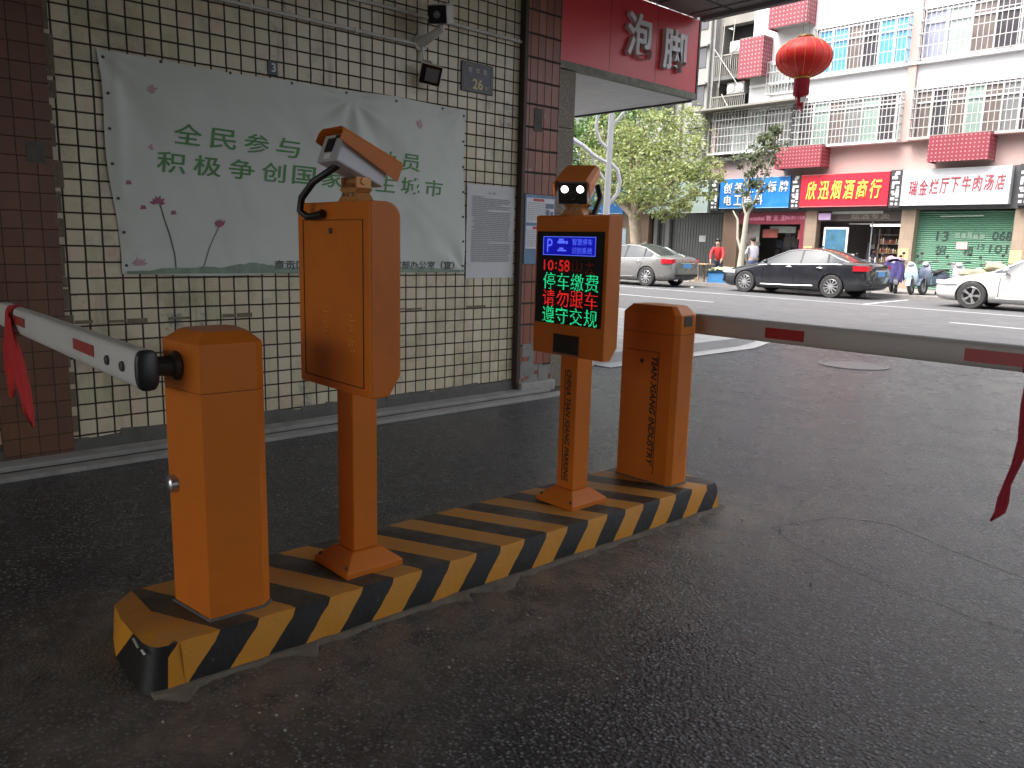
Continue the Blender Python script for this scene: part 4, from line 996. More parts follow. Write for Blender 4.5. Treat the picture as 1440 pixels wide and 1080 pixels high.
for x0, x1, z0, z1, m in ((-17.4, -15.45, 4.68, 5.52, HOLES), (-11.5, -9.55, 4.62, 5.52, HOLES), (-19.45, -18.35, 8.45, 10.0, HOLES2), (-18.2, -16.55, 10.2, 11.55, HOLES2), (-3.5, -1.6, 4.62, 5.5, HOLES)):
    c = MB().box(x0, x1, 30.25, 30.28, z0, z1).box(x1-.03, x1, 30.2801, 31.0, z0, z1).box(x0, x0+.03, 30.2801, 31.0, z0, z1).build('air_conditioner_cover', m, t, xf=xf)
    MB().box(x0+.03, x1-.03, 30.45, 30.98, z0+.08, z1-.15).build('air_conditioner', pm('ac_grey', (.32, .32, .31), .5), c, xf=xf)
    MB().box(x0, x1, 30.26, 31.0, z1+.002, z1+.03).build('cover_lid', OLD, c, xf=xf)
# ground floor: piers, shops
MB().box(-36, 8, 30.93, 31.3, 3.02, 4.448).build('sign_backing', DARKF, t, xf=xf)
PIER = tile_mat('pier_tiles', [(.30, .23, .17), (.35, .27, .20), (.28, .21, .15)], (.25, .2, .16), .3, .3, 0, 0, .02, .5, 1)
PIERB = pm('brown_pier', (.20, .13, .09), .6, var=.2, scale=2, dirt=(.12, .08, .06))
for x0, x1, mat in ((-20.1, -19.35, PIERB), (-16.25, -15.75, PIER), (-12.45, -11.95, PIER), (-8.72, -8.2, PIER), (-4.5, -4, PIER), (-24.9, -24.25, PIERB)):
    MB().box(x0, x1, 30.98, 31.35, .1, 3.018).build('pier', mat, t, xf=xf)
for x in (-16.1, -12.3, -8.6):
    MB().box(x-.12, x+.25, 30.965, 30.978, 1.18, 1.62).build('pier_poster', pm('poster_yellow', (.60, .42, .22), .5, var=.35, scale=9), t, xf=xf)
MB().box(-36, 8, 33.4, 33.5, .1, 3.02).build('shop_back_wall', pm('shop_dark', (.10, .09, .09), .8, var=.5, scale=1), t, xf=xf)
MB().box(-36, 8, 31.3, 33.4, 3.021, 3.1).build('shop_ceiling', pm('shop_ceiling', (.2, .2, .2), .8), t, xf=xf)
MB().box(-32, -24.95, 31.1, 31.3, .1, 3.02).build('brown_wall', pm('brown_wall', (.26, .20, .15), .8, var=.2, scale=.9, dirt=(.16, .12, .09)), t, xf=xf)
MB().box(-26.1, -25.7, 31.07, 31.098, 1.3, 2.3).build('wall_poster', pm('poster_blue_white', (.45, .60, .70), .5, var=.4, scale=6), t, xf=xf)
# dark shutter doors of the shop behind the leafy tree
sh = MB()
for i in range(27):
    x0 = -24.2+i*.152
    sh.box(x0, x0+.12, 31.4, 31.44, .1, 3.0); sh.box(x0+.12, x0+.152, 31.42, 31.44, .1, 3.0)
sh.build('folding_shutter', pm('shutter_dark', (.10, .105, .105), .4, .3, .35, 1.2), t, xf=xf)
for x in (-24.1, -23.4): MB().box(x, x+.22, 31.2, 31.395, .1, 3.0).build('shutter_post', pm('post_grey', (.18, .18, .18), .6), t, xf=xf)
MB().box(-21.6, -21.25, 31.385, 31.395, 1.72, 2.0).build('notice', pm('notice_paper', (.66, .66, .68), .6), t, xf=xf)
# shop with burgundy frame
BUR = pm('burgundy', (.19, .025, .045), .4, var=.15)
MB().box(-19.34, -16.26, 31.0, 31.1, 2.5, 3.0).build('burgundy_header', BUR, t, xf=xf)
text('header_lettering', 'uotaitai 智 王 王', (-18.0, 30.999, 2.76), (1, 0, 0), UP, pm('pink_letters', (.70, .25, .38), .5), t, w=1.75, h=.22, bold=.02)
text('header_lettering', '精品·围巾·少女装', (-16.72, 30.999, 2.77), (1, 0, 0), UP, pm('pink_letters', (.70, .25, .38), .5), t, w=.85, h=.15, bold=.01)
MB().box(-16.45, -16.26, 31.0, 31.1, .1, 2.498).build('burgundy_jamb', BUR, t, xf=xf)
MB().box(-19.3, -18.5, 31.35, 31.4, .1, 2.5).build('display_panel', pm('display_panel', (.30, .28, .25), .5, var=.5, scale=5), t, xf=xf)
def goods(name, x0, x1, y, z0, z1, n, cols, seed, s=(.06, .2)):
    random.seed(seed); mb = MB()
    for i in range(n):
        x, z = random.uniform(x0, x1), random.uniform(z0, z1); w_, h_ = random.uniform(*s), random.uniform(*s); yy = y+random.uniform(-.12, .12)+i*.0007
        mb.box(x, x+w_, yy, yy+.06, z, z+h_*1.3, random.randrange(len(cols)))
    o = mb.build(name, [pm('goods_%d_%d_%d' % tuple(int(c*100) for c in cc), cc, .5, var=.25, scale=12) for cc in cols], t, xf=xf); o['kind'] = 'stuff'
goods('clothes', -18.4, -16.6, 32.6, .5, 1.9, 60, [(.12, .11, .12), (.16, .16, .20), (.20, .18, .16), (.09, .11, .15), (.22, .21, .20)], 31, (.1, .35))
goods('clothes', -19.2, -18.5, 31.15, .5, 1.8, 28, [(.12, .12, .11), (.18, .16, .12), (.2, .2, .17)], 32)
MB().box(-18.1, -16.9, 31.5, 31.53, 2.15, 2.42).build('inner_sign', pm('inner_sign', (.42, .47, .45), .5, var=.3, scale=4), t, xf=xf)
MB().box(-18.4, -17.7, 31.45, 31.48, 1.95, 2.3).build('inner_poster', pm('inner_poster', (.45, .12, .10), .5, var=.5, scale=5), t, xf=xf)
MB().box(-16.75, -16.5, 31.4, 31.43, 1.9, 2.3).build('inner_poster', pm('inner_poster', (.45, .12, .10), .5), t, xf=xf)
# liquor shop
MB().box(-15.74, -12.46, 31.15, 31.25, 2.62, 3.0).build('shop_header', pm('header_dark', (.09, .075, .07), .4, var=.3), t, xf=xf)
text('header_lettering', '烟酒专卖', (-13.7, 31.148, 2.80), (1, 0, 0), UP, pm('faded_letters', (.35, .30, .24), .5), t, w=1.5, h=.2)
MB().box(-15.2, -13.2, 31.1, 31.148, 2.90, 3.0).build('header_tube', pm('pale_tube', (.45, .48, .45), .4), t, xf=xf)
MB().box(-15.65, -15.15, 30.90, 30.93, 2.66, 2.92).build('purple_plate', pm('purple_plate', (.42, .30, .50), .5, var=.2, scale=14), t, xf=xf)
po = MB().box(-15.42, -14.42, 31.0, 31.05, .35, 2.38).build('display_board', FRM, t, xf=xf)
MB().box(-15.34, -14.50, 30.99, 30.999, .42, 2.30).build('board_print', pm('board_print', (.05, .15, .22), .35, var=.75, scale=3.5, dirt=(.05, .16, .45), dirt_amt=.8, dscale=4), po, xf=xf)
MB().tube([(-13.75, 31.4, 2.46), (-12.62, 31.4, 2.46)], .03, 8).build('fluorescent_tube', emit('tube_white', (.95, .97, 1), .8), t, xf=xf)
MB().box(-14.6, -12.55, 31.38, 31.45, 2.5, 2.55).build('tube_fitting', FRM, t, xf=xf)
shf = MB()
for z in (.7, 1.05, 1.4, 1.75, 2.1): shf.box(-13.45, -12.5, 31.6, 31.9, z, z+.02)
for x in (-13.47, -12.5): shf.box(x, x+.03, 31.6, 31.9, .2, 2.35)
shf.build('shelf', pm('shelf_wood', (.14, .11, .09), .5), t, xf=xf)
random.seed(12); bt = MB()
for z in (.72, 1.07, 1.42, 1.77):
    for i in range(11):
        x = -13.40+i*.082; h = random.uniform(.16, .26); bt.lathe((x, 31.7, z), (0, 0, 1), [(0, .028), (h*.6, .028), (h*.75, .012), (h, .012)], 7, random.randrange(4))
o = bt.build('bottles', [pm('bottle_%d' % i, c, .25) for i, c in enumerate([(.30, .20, .10), (.45, .42, .38), (.25, .06, .05), (.35, .30, .12)])], t, xf=xf); o['kind'] = 'stuff'
goods('boxed_goods', -14.35, -13.5, 32.4, .4, 2.2, 50, [(.05, .05, .09), (.08, .07, .07), (.20, .08, .07), (.10, .11, .16), (.3, .28, .26)], 33, (.1, .3))
MB().box(-14.38, -14.2, 31.2, 31.26, .3, 1.35).build('door_handle_panel', pm('handle_white', (.6, .6, .58), .4), t, xf=xf)
for x in (-13.55, -13.35): MB().box(x, x+.03, 31.15, 31.19, .35, 1.25).build('door_handle', pm('handle_white', (.6, .6, .58), .4), t, xf=xf)
MB().box(-13.62, -13.58, 31.2, 31.24, .13, 2.6).build('door_jamb', pm('jamb_grey', (.25, .25, .25), .4, .4), t, xf=xf)
# green roller shutter with painted numbers
SG = pm('shutter_green', (.095, .24, .155), .5, var=.12, scale=1.5, dirt=(.16, .26, .19), dirt_amt=.5, dscale=2)
sh = MB(); n = 38
for i in range(n):
    z = .13+i*(2.85/n); h = 2.85/n
    sh.rings([[(x, 31.35, z), (x, 31.325, z+h*.25), (x, 31.315, z+h*.5), (x, 31.325, z+h*.75), (x, 31.35, z+h*.999)] for x in (-11.95, -8.73)], cap=False, closed=False)
sh.build('roller_shutter', SG, t, xf=xf)
SP = pm('spray_paint', (.028, .05, .04), .6, var=.4, scale=8)
for s, x, z, w_, h_ in (('13', -10.92, 2.08, .42, .36), ('068', -8.98+.0, 2.10, .62, .32), ('招', -10.93, 1.58, .36, .36), ('租', -10.0, 1.56, .34, .34), ('101', -9.05, 1.66, .58, .3), ('15', -9.6, 1.72, .22, .2)):
    text('graffiti', s, (x-.13, 31.311, z), (1, 0, -.03), (.08, 0, 1), SP, t, w=w_, h=h_, bold=.012)
sm_ = MB(); random.seed(19)
for i in range(5): sm_.box(-10.62+i*.2, -10.62+i*.2+.16, 31.306+i*.0003, 31.309, 2.0+random.uniform(-.02, .02), 2.0+random.uniform(.14, .24))
sm_.build('paint_smear', pm('paint_smear', (.16, .25, .19), .6, var=.5, scale=10), t, xf=xf)
MB().box(-10.55, -10.18, 31.302, 31.305, 1.62, 1.88).build('pink_notice', pm('pink_notice', (.66, .38, .38), .6, var=.15), t, xf=xf)
MB().tube([(-11.15, 31.2, 2.78), (-9.75, 31.2, 2.80)], .022, 8).build('lamp_tube', pm('tube_off', (.5, .55, .5), .3), t, xf=xf)
sh = MB()
for i in range(38): z = .13+i*.075; sh.rings([[(x, 31.35, z), (x, 31.32, z+.037), (x, 31.35, z+.0745)] for x in (-8.2, -4.5)], cap=False, closed=False)
sh.build('roller_shutter', pm('shutter_grey', (.30, .31, .31), .5), t, xf=xf)
MB().box(-3.98, 8, 31.2, 31.3, .1, 3.02).build('side_wall', OLD, t, xf=xf)
MB().box(-20.9, 8, 33.51, 40, .1, 15.9).build('rear_block', OLD, t, xf=xf)

# ---- signs over the shops
def shop_sign(label, x0, x1, z0, z1, mat, tm, lines, y=30.62, frame=FRM):
    t = thing('shop_sign', label, 'shop sign', ((x0+x1)/2, y, z0), 'shop signs across the street'); xf = world(t)
    MB().box(x0, x1, y, 30.925, z0, z1).build('panel', mat, t, xf=xf, bevel=.01)
    f = MB(); e = .025
    for a, b, c, d in ((x0, x1, z0, z0+e), (x0, x1, z1-e, z1)): f.box(a, b, y-.012, y-.001, c, d)
    f.build('frame_strip', frame, t, xf=xf)
    mb = MB()
    for s, x, z, w_, h_, sh_, bd in lines: put_text(mb, s, (x, y-.001, z), (1, 0, 0), UP, w=w_, h=h_, bold=bd, shear=sh_, depth=.03, off=.001)
    if lines: raw(mb, 'lettering', tm, t)
    return t
def spread(s, xa, xb, z, w_, h_, sh_=0, bd=.012): return [(c, xa+(xb-xa)*i/(len(s)-1), z, w_, h_, sh_, bd) for i, c in enumerate(s) if c != ' ']
BLU = pm('sign_blue', (.018, .17, .50), .35, var=.12, scale=1.2, dirt=(.10, .30, .60), dirt_amt=.5, dscale=2)
LW = pm('letter_white', (.72, .70, .69), .4)
shop_sign('blue shop sign with white characters in two rows above the burgundy shop', -20.15, -16.85, 3.16, 4.42, BLU, LW,
          spread('创领工艺标牌', -19.75, -17.12, 4.02, .40, .44, .08)+spread('电工电料', -19.72, -18.22, 3.50, .36, .42, 0), frame=pm('frame_pale_blue', (.3, .5, .7), .4))
shop_sign('red shop sign with yellow slanted characters above the liquor shop', -16.38, -12.88, 3.16, 4.42, pm('sign_scarlet', (.60, .022, .045), .35, var=.06), pm('letter_yellow', (.85, .62, .10), .4),
          spread('欣迅烟酒商行', -15.9, -13.35, 3.80, .43, .72, .16), frame=pm('frame_rose', (.6, .2, .2), .4))
shop_sign('white shop sign with thin red characters above the green shutter', -12.42, -8.88, 3.16, 4.42, pm('sign_white', (.60, .61, .63), .45, var=.06, dirt=(.45, .46, .46), dirt_amt=.5), pm('letter_red', (.42, .06, .08), .5),
          [(c, -12.0+.353*i, 3.78+.015*i, .29, .52, .12, -.004) for i, c in enumerate('瑞金烂厅下牛肉汤店')])
shop_sign('plain pale green shop sign half hidden behind the leafy tree', -24.9, -20.75, 3.0, 4.4, pm('sign_sage', (.36, .45, .42), .5, var=.12, scale=1.5), LW, [])
shop_sign('blue shop sign board mostly hidden behind the white curled street lamp', -30.5, -25.6, 3.0, 4.6, BLU, LW, [])
shop_sign('grey shop sign at the right beyond the white one', -8.05, -3.2, 3.16, 4.42, pm('sign_grey', (.4, .42, .44), .45), LW, [])
LAT = pm('lattice_dark', (.045, .045, .05), .5); LATW = pm('lattice_white', (.66, .66, .66), .5)
for x, lab in ((-20.45, 'pale green and blue'), (-16.615, 'blue and red'), (-12.65, 'red and white'), (-8.46, 'white and grey')):
    t = thing('lattice_panel', 'dark fretwork panel with white blocks between the %s shop signs' % lab, 'panel', (x, 30.66, 3.1), 'fretwork panels between the shop signs'); xf = world(t)
    MB().box(x-.2, x+.2, 30.66, 30.92, 3.1, 4.45).build('backing', LAT, t, xf=xf)
    q = MB()
    for (a, b, c, d) in ((-.02, .12, 1.18, 1.30), (-.14, .06, 1.02, 1.12), (-.06, .02, 1.12, 1.24), (-.13, .13, .84, .93), (-.13, -.05, .68, .84), (.05, .13, .68, .76), (-.14, -.03, .52, .60), (.03, .14, .36, .64), (-.10, .03, .44, .5), (-.14, .0, .26, .36), (.05, .13, .24, .30), (-.13, -.03, .08, .17), (.04, .13, .08, .17)):
        q.box(x+a, x+b, 30.645, 30.659, 3.1+c, 3.1+d)
    q.build('white_fretwork', LATW, t, xf=xf)

# ---- the older block on the left
t = thing('old_building', 'weathered grey older block with recessed balconies between the red signboard and white block', 'building', (-26, 32, .13)); xf = world(t)
w = MB(); w.box(-42, -21.15, 31.35, 31.6, 4.45, 16); w.box(-21.15, -19.35, 31.2, 31.6, 10.95, 16); w.build('wall', OLD, t, xf=xf)
MB().box(-23.1, -21.1, 30.9, 31.345, 5.0, 16).build('stair_bay', OLDW, t, xf=xf)
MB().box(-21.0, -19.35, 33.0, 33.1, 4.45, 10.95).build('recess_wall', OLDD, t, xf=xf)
MB().box(-21.1, -20.95, 31.2, 33.0, 4.45, 10.95).build('recess_side', OLD, t, xf=xf)
for z in (5.2, 6.9, 8.6): MB().box(-20.94, -19.32, 30.7, 32.98, z, z+.16).build('balcony_slab', OLDD, t, xf=xf)
for z in (7.06, 8.76):
    r_ = MB()
    for i in range(17): x = -20.92+i*.098; r_.box(x-.016, x+.016, 30.72, 30.75, z, z+.82)
    r_.box(-20.94, -19.33, 30.7, 30.77, z+.821, z+.88); r_.build('railing', OLD, t, xf=xf)
    window(t, xf, -20.7, -19.5, z+.85, z+1.85, P('dgd'), cage=False, ypane=32.9)
    ac = MB().box(-20.35, -19.5, 30.9, 31.25, z+.95, z+1.42).build('air_conditioner', pm('ac_grey', (.32, .32, .31), .5), t, xf=xf, bevel=.02)
    for x in (-20.15, -19.72): MB().lathe((x, 30.9, z+1.19), (0, -1, 0), [(-.005, .19), (.02, .18), (.02, .03)], 20).build('fan', pm('fan_pale', (.62, .62, .61), .5), ac, xf=xf)
for z in (5.9, 7.7, 9.3, 10.9):
    MB().box(-22.1, -21.5, 30.87, 30.899, z, z+.8).build('small_window', G_DARK, t, xf=xf)
    MB().box(-22.25, -21.35, 30.7, 30.898, z+.85, z+.93).build('window_hood', OLDW, t, xf=xf)
for z in (6.0, 8.3, 10.6):
    MB().box(-26.5, -23.0, 30.2, 31.3, z, z+.16).build('balcony_slab', OLD, t, xf=xf)
    MB().box(-26.5, -23.15, 30.25, 30.32, z+.161, z+1.0).build('balcony_front', pm('balcony_pale', (.50, .49, .50), .7, dirt=(.3, .29, .28)), t, xf=xf)
    window(t, xf, -26.2, -23.2, z+1.05, z+2.05, P('dgpd'), cage=False, ypane=31.2)
window(t, xf, -25, -21.4, 4.7, 5.7, P('pgdp'), rows=4, ypane=31.2)
for z in (5.0, 7.2, 9.4): window(t, xf, -36, -28, z, z+1.4, P('dgndg'), rows=4, ypane=31.2, dx=.25)
pp_ = MB()
for x in (-21.25, -22.6, -23.05): pp_.tube([(x, 30.82, 4.6), (x, 30.82, 15.5)], .045, 8)
pp_.build('drain_pipes', OLDD, t, xf=xf)
wr = MB()
for a, b in (((-20.9, 30.6, 9.9), (-19.4, 30.6, 8.0)), ((-20.4, 30.6, 8.0), (-19.7, 30.6, 6.9)), ((-20.5, 30.65, 10.9), (-20.6, 30.65, 8.3)), ((-20.0, 30.66, 11), (-20.1, 30.65, 9.2))): wr.tube([a, b], .018, 5)
wr.build('wires', pm('wire_pale', (.45, .44, .42), .6), t, xf=xf)

# ================================================================ STREET LIFE
def evaluated(o):
    dg = bpy.context.evaluated_depsgraph_get(); dg.update()
    me = bpy.data.meshes.new_from_object(o.evaluated_get(dg)); return me
TYRE = pm('tyre_rubber', (.035, .034, .034), .8, var=.3, scale=10, bump=.2)
RIM = pm('alloy_rim', (.52, .52, .53), .3, .7, .12, 10)
RIMD = pm('rim_shadow', (.02, .02, .02), .6)
CHROME = pm('chrome', (.75, .75, .76), .12, 1., .05)
CGLASS = glass('car_glass', (.045, .05, .052), .06, .6)
def lamp_mat(n, c): return pm(n, c, .15, 0, .2, 8, coat=.6)
TAIL = lamp_mat('tail_red', (.45, .01, .02)); HEADL = lamp_mat('head_clear', (.62, .64, .66)); PLATE = pm('plate_blue', (.09, .30, .62), .4, var=.15)

def wheel(parent, x, y, z, r, w, spokes, side, split=False):
    W_ = thing('wheel', None, None, (0, 0, 0)); W_.parent = parent; W_.location = (x, y, z)
    m = MB().lathe((0, 0, 0), (0, 1, 0), [(-w/2, r*.66), (-w/2, r*.93), (-w/2+.03, r), (w/2-.03, r), (w/2, r*.93), (w/2, r*.66)], 32, cap=False); m.build('tyre', TYRE, W_, smooth=True, angle=30)
    m = MB(); yo = side*(w/2-.012)
    m.lathe((0, yo-side*.03, 0), (0, side, 0), [(-.1, r*.655), (.03, r*.67), (.04, r*.63), (.02, r*.60), (-.06, r*.58)], 32, 0, cap=False)
    m.lathe((0, yo-side*.10, 0), (0, side, 0), [(0, r*.60), (.01, .01)], 24, 1)
    for k in range(spokes):
        for dd in ((-.11, .11) if split else (0,)):
            a = 2*pi*k/spokes; b = a+dd*1.1; h = .022 if split else .030
            p0 = Vector((cos(a)*r*.10, yo+side*.0, sin(a)*r*.10)); p1 = Vector((cos(b)*r*.63, yo, sin(b)*r*.63))
            m.bar(p0, p1, .022, h*r/.33, 0, up=(-sin(b), 0, cos(b)))
    m.lathe((0, yo, 0), (0, side, 0), [(-.03, r*.16), (.012, r*.15), (.016, r*.10)], 20, 0)
    m.build('rim', [RIM, RIMD], W_, smooth=True, angle=30)

def sedan(label, x0, ycen, k, paint, spokes, split, roof=1.45, L_=4.85, detail='rear'):
    """x0: front bumper; the car points towards -X. k: overall scale"""
    t = thing('parked_car', label, 'car', (x0+L_*k/2, ycen, 0), 'cars parked along the far kerb')
    hw = .91; X = lambda x: (x-L_/2)*k
    #      x, zb, zbelt, ztop, w, wtop
    f = roof/1.45
    st = [(.00, .36, .50, .56, .50, .40), (.05, .26, .56, .63, .70, .58), (.18, .20, .62, .70, .83, .68), (.45, .18, .69, .78, .885, .72), (.85, .17, .775, .86, .90, .74), (1.25, .17, .85, .94, .905, .75), (1.42, .17, .875, .985, .905, .74),
          (1.95, .17, .905, 1.27*f, .91, .66), (2.30, .17, .92, 1.41*f, .91, .60), (2.75, .17, .93, roof, .91, .585), (3.20, .17, .945, 1.435*f, .91, .585), (3.55, .17, .96, 1.36*f, .905, .60), (3.95, .18, .98, 1.19*f, .90, .65), (4.25, .20, .985, 1.06, .89, .70),
          (4.55, .22, .97, 1.04, .865, .70), (4.75, .28, .90, 1.02, .80, .66), (4.83, .36, .72, .90, .72, .60), (4.85, .42, .62, .75, .60, .5)]
    NS = len(st); rows = []
    for (x, zb, zl, zt, w, wt) in st:
        zm = zb+(zl-zb)*.38
        half = [(0, zb), (w*.80, zb), (w*.97, zb+.07), (w, zm), (w*.985, zl-.10), (w*.955, zl), (wt, zt-(.02 if zt-zl < .15 else .05)), (wt*.72, zt), (0, zt+.012)]
        rows.append([(X(x), -y*k, z*k) for y, z in half]+[(X(x), y*k, z*k) for y, z in half[-2:0:-1]])
    n = len(rows[0]); mb = MB(); vs = [p for r in rows for p in r]; fs = []; ms = []
    for i in range(NS-1):
        for j in range(n):
            j2 = (j+1) % n; fs.append((i*n+j, i*n+j2, (i+1)*n+j2, (i+1)*n+j)); m = 0
            up = j if j < 8 else 15-j
            if up == 5 and 6 <= i <= 12: m = 2 if 6 <= i <= 11 else 0
            if up in (6, 7):
                if 6 <= i <= 7: m = 3
                if 10 <= i <= 12: m = 4
            if up == 0: m = 1
            ms.append(m)
    fs.append(tuple(range(n-1, -1, -1))); ms.append(0); fs.append(tuple(range((NS-1)*n, NS*n))); ms.append(0)
    me = bpy.data.meshes.new('car_body'); me.from_pydata(vs, [], fs)
    for q in (paint, BLK, CGLASS, CGLASS, CGLASS, RIMD): me.materials.append(q)
    for p, m in zip(me.polygons, ms): p.material_index = m; p.use_smooth = True
    bm = bmesh.new(); bm.from_mesh(me); bmesh.ops.recalc_face_normals(bm, faces=bm.faces)
    cl = bm.edges.layers.float.new('crease_edge')
    for e in bm.edges:
        mm = {g.material_index for g in e.link_faces}
        if len(mm) > 1: e[cl] = .75
        a, b = e.verts
        ja, jb = a.index % n, b.index % n
        if ja == jb and ja in (5, 11) : e[cl] = max(e[cl], .55)
    bm.to_mesh(me); bm.free()
    tmp = bpy.data.objects.new('car_tmp', me); COL.objects.link(tmp)
    md = tmp.modifiers.new('s', 'SUBSURF'); md.levels = md.render_levels = 2
    r = .335*k; wx = [X(.98), X(3.80)]
    cut = MB()
    for x in wx: cut.lathe((x, -2*k, r*.96), (0, 1, 0), [(0, r*1.16), (4*k, r*1.16)], 40, 5)
    co = cut.build('car_cut', [RIMD]*6); md = tmp.modifiers.new('b', 'BOOLEAN'); md.operation = 'DIFFERENCE'; md.solver = 'EXACT'; md.object = co
    ev = evaluated(tmp); bpy.data.objects.remove(tmp); bpy.data.objects.remove(co)
    def part(name, ids, mats_):
        b2 = bmesh.new(); b2.from_mesh(ev); bmesh.ops.delete(b2, geom=[g for g in b2.faces if g.material_index not in ids], context='FACES')
        m2 = bpy.data.meshes.new(name); b2.to_mesh(m2); b2.free(); m2.materials.clear()
        for q in mats_: m2.materials.append(q)
        if len(mats_) == 1:
            for p in m2.polygons: p.material_index = 0
        for p in m2.polygons: p.use_smooth = True
        try: m2.set_sharp_from_angle(angle=R(35))
        except Exception: pass
        o = bpy.data.objects.new(name, m2); COL.objects.link(o); o.parent = t; return o
    part('body', (0, 1, 5), (paint, BLK, paint, paint, paint, RIMD)); part('side_glass', (2,), (CGLASS,)); part('windscreen', (3,), (CGLASS,)); part('rear_window', (4,), (CGLASS,))
    for s in (-1, 1):
        for x in wx: wheel(t, x, s*.80*k, r, r, .21*k, spokes, s, split)
    def at(i, j, o=0.):  # a point on the control cage
        return Vector(rows[i][j])
    # pillars and window trim follow the cage edges
    tr = MB()
    for s in (-1, 1):
        J6, J5 = (6, 5) if s < 0 else (n-6, n-5)
        a = [at(i, J6)*.985+Vector((0, 0, .02)) for i in (6, 7, 8, 9, 10, 11, 12, 13)]
        tr.tube([Vector((p.x, p.y*1.01, p.z-.012*k)) for p in a], [.026*k]*8, 6)
        for i, dx in ((9, .05), (11, .10)):
            lo, hi = at(i, J5), at(i, J6); tr.bar(lo+Vector((dx, s*.006, -.02)), hi+Vector((0, s*.012, -.02)), .055*k, .018, 1, up=(0, s, 0))
    tr.build('pillar_trim', [paint, BLK], t, smooth=True)
    s = -1
    ch = MB().tube([Vector((at(i, 5).x, at(i, 5).y*1.004, at(i, 5).z+.004)) for i in range(6, 13)], .011*k, 5); ch.build('window_trim', CHROME, t, smooth=True)
    for x in (2.45, 3.42):
        MB().tube([(X(x)-.09*k, s*.918*k, .855*k), (X(x)-.06*k, s*.94*k, .862*k), (X(x)+.06*k, s*.94*k, .862*k), (X(x)+.09*k, s*.918*k, .855*k)], .015*k, 6).build('door_handle', CHROME if detail == 'rear' else paint, t, smooth=True)
    q = MB()
    for xa, xb in ((1.58, 1.62), (2.60, 2.63), (3.50, 3.70)): q.tube([(X(xa), s*.905*k, .34*k), (X(xa), s*.912*k, .60*k), (X((xa+xb)/2), s*.900*k, .84*k)], .005*k, 4)
    q.build('door_gap', BLK, t)
    MB().tube([(X(1.55), s*.912*k, .30*k), (X(2.4), s*.918*k, .31*k), (X(3.25), s*.912*k, .33*k)], .016*k, 6).build('side_strip', CHROME if detail == 'rear' else paint, t, smooth=True)
    for s in (-1, 1):
        mr = MB().ball((X(1.72), s*.985*k, 1.0*k), .07*k, .10*k, .065*k, 12, 8).build('mirror', paint, t, smooth=True)
        MB().bar((X(1.68), s*.86*k, .95*k), (X(1.70), s*.95*k, .97*k), .04, .03).build('mirror_arm', BLK, mr)
        # lights wrap the corners
        MB().rings([[(X(a), s*b*k, z*k) for z in (.80, .84, .90, .95)] for a, b in ((4.40, .885), (4.55, .878), (4.68, .84), (4.78, .765), (4.812, .62))], closed=False, cap=False).build('tail_light', TAIL, t, smooth=True)
        MB().rings([[(X(a), s*b*k, z*k) for z in (.60, .65, .70)] for a, b in ((.62, .905), (.42, .896), (.22, .856), (.08, .745), (.02, .60))], closed=False, cap=False).build('headlight', HEADL, t, smooth=True)
    pl = MB().box(X(4.842), X(4.858), -.22*k, .22*k, .66*k, .80*k).build('number_plate', PLATE, t)
    MB().box(X(4.84), X(4.862), -.42*k, .42*k, .80*k+.005, .835*k).build('boot_strip', CHROME, t)
    MB().box(X(4.835), X(4.857), -.62*k, .62*k, .36*k, .45*k).build('rear_valance', BLK, t)
    MB().lathe((X(4.72), -.5*k, .25*k), (1, 0, 0), [(0, .035*k), (.10*k, .035*k)], 12, cap=True).build('exhaust', CHROME, t)
    MB().box(X(-.012), X(.02), -.42*k, .42*k, .44*k, .54*k).build('grille', BLK, t)
    MB().box(X(.05), X(.075), -.70*k, -.52*k, .30*k, .38*k).build('fog_lamp', BLK, t)
    MB().bar((X(2.9), 0, (roof+.0)*k), (X(3.05), 0, (roof+.05)*k), .02, .05).build('roof_fin', paint, t)
    return t
def paint(n, c, metal, r=.28): return pm(n, c, r, metal, .05, 3, coat=.8, dirt=sc((.30, .27, .24), 1), dirt_amt=.06, dscale=3)
sedan('silver saloon car with its tail to the fruit stall behind the lit display terminal', -22.08, 24.0, 1.06, paint('silver_paint', (.20, .197, .19), .4), 10, False, detail='plain')
sedan('black saloon car parked between the silver car and the scooters', -15.47, 24.7, 1.06, paint('black_paint', (.012, .013, .018), .0, .18), 11, False, 1.43)
sedan('white saloon car cut off by the right edge of the photo', -8.38, 24.25, 1.06, paint('white_car_paint', (.52, .515, .50), .0), 5, True, detail='plain')

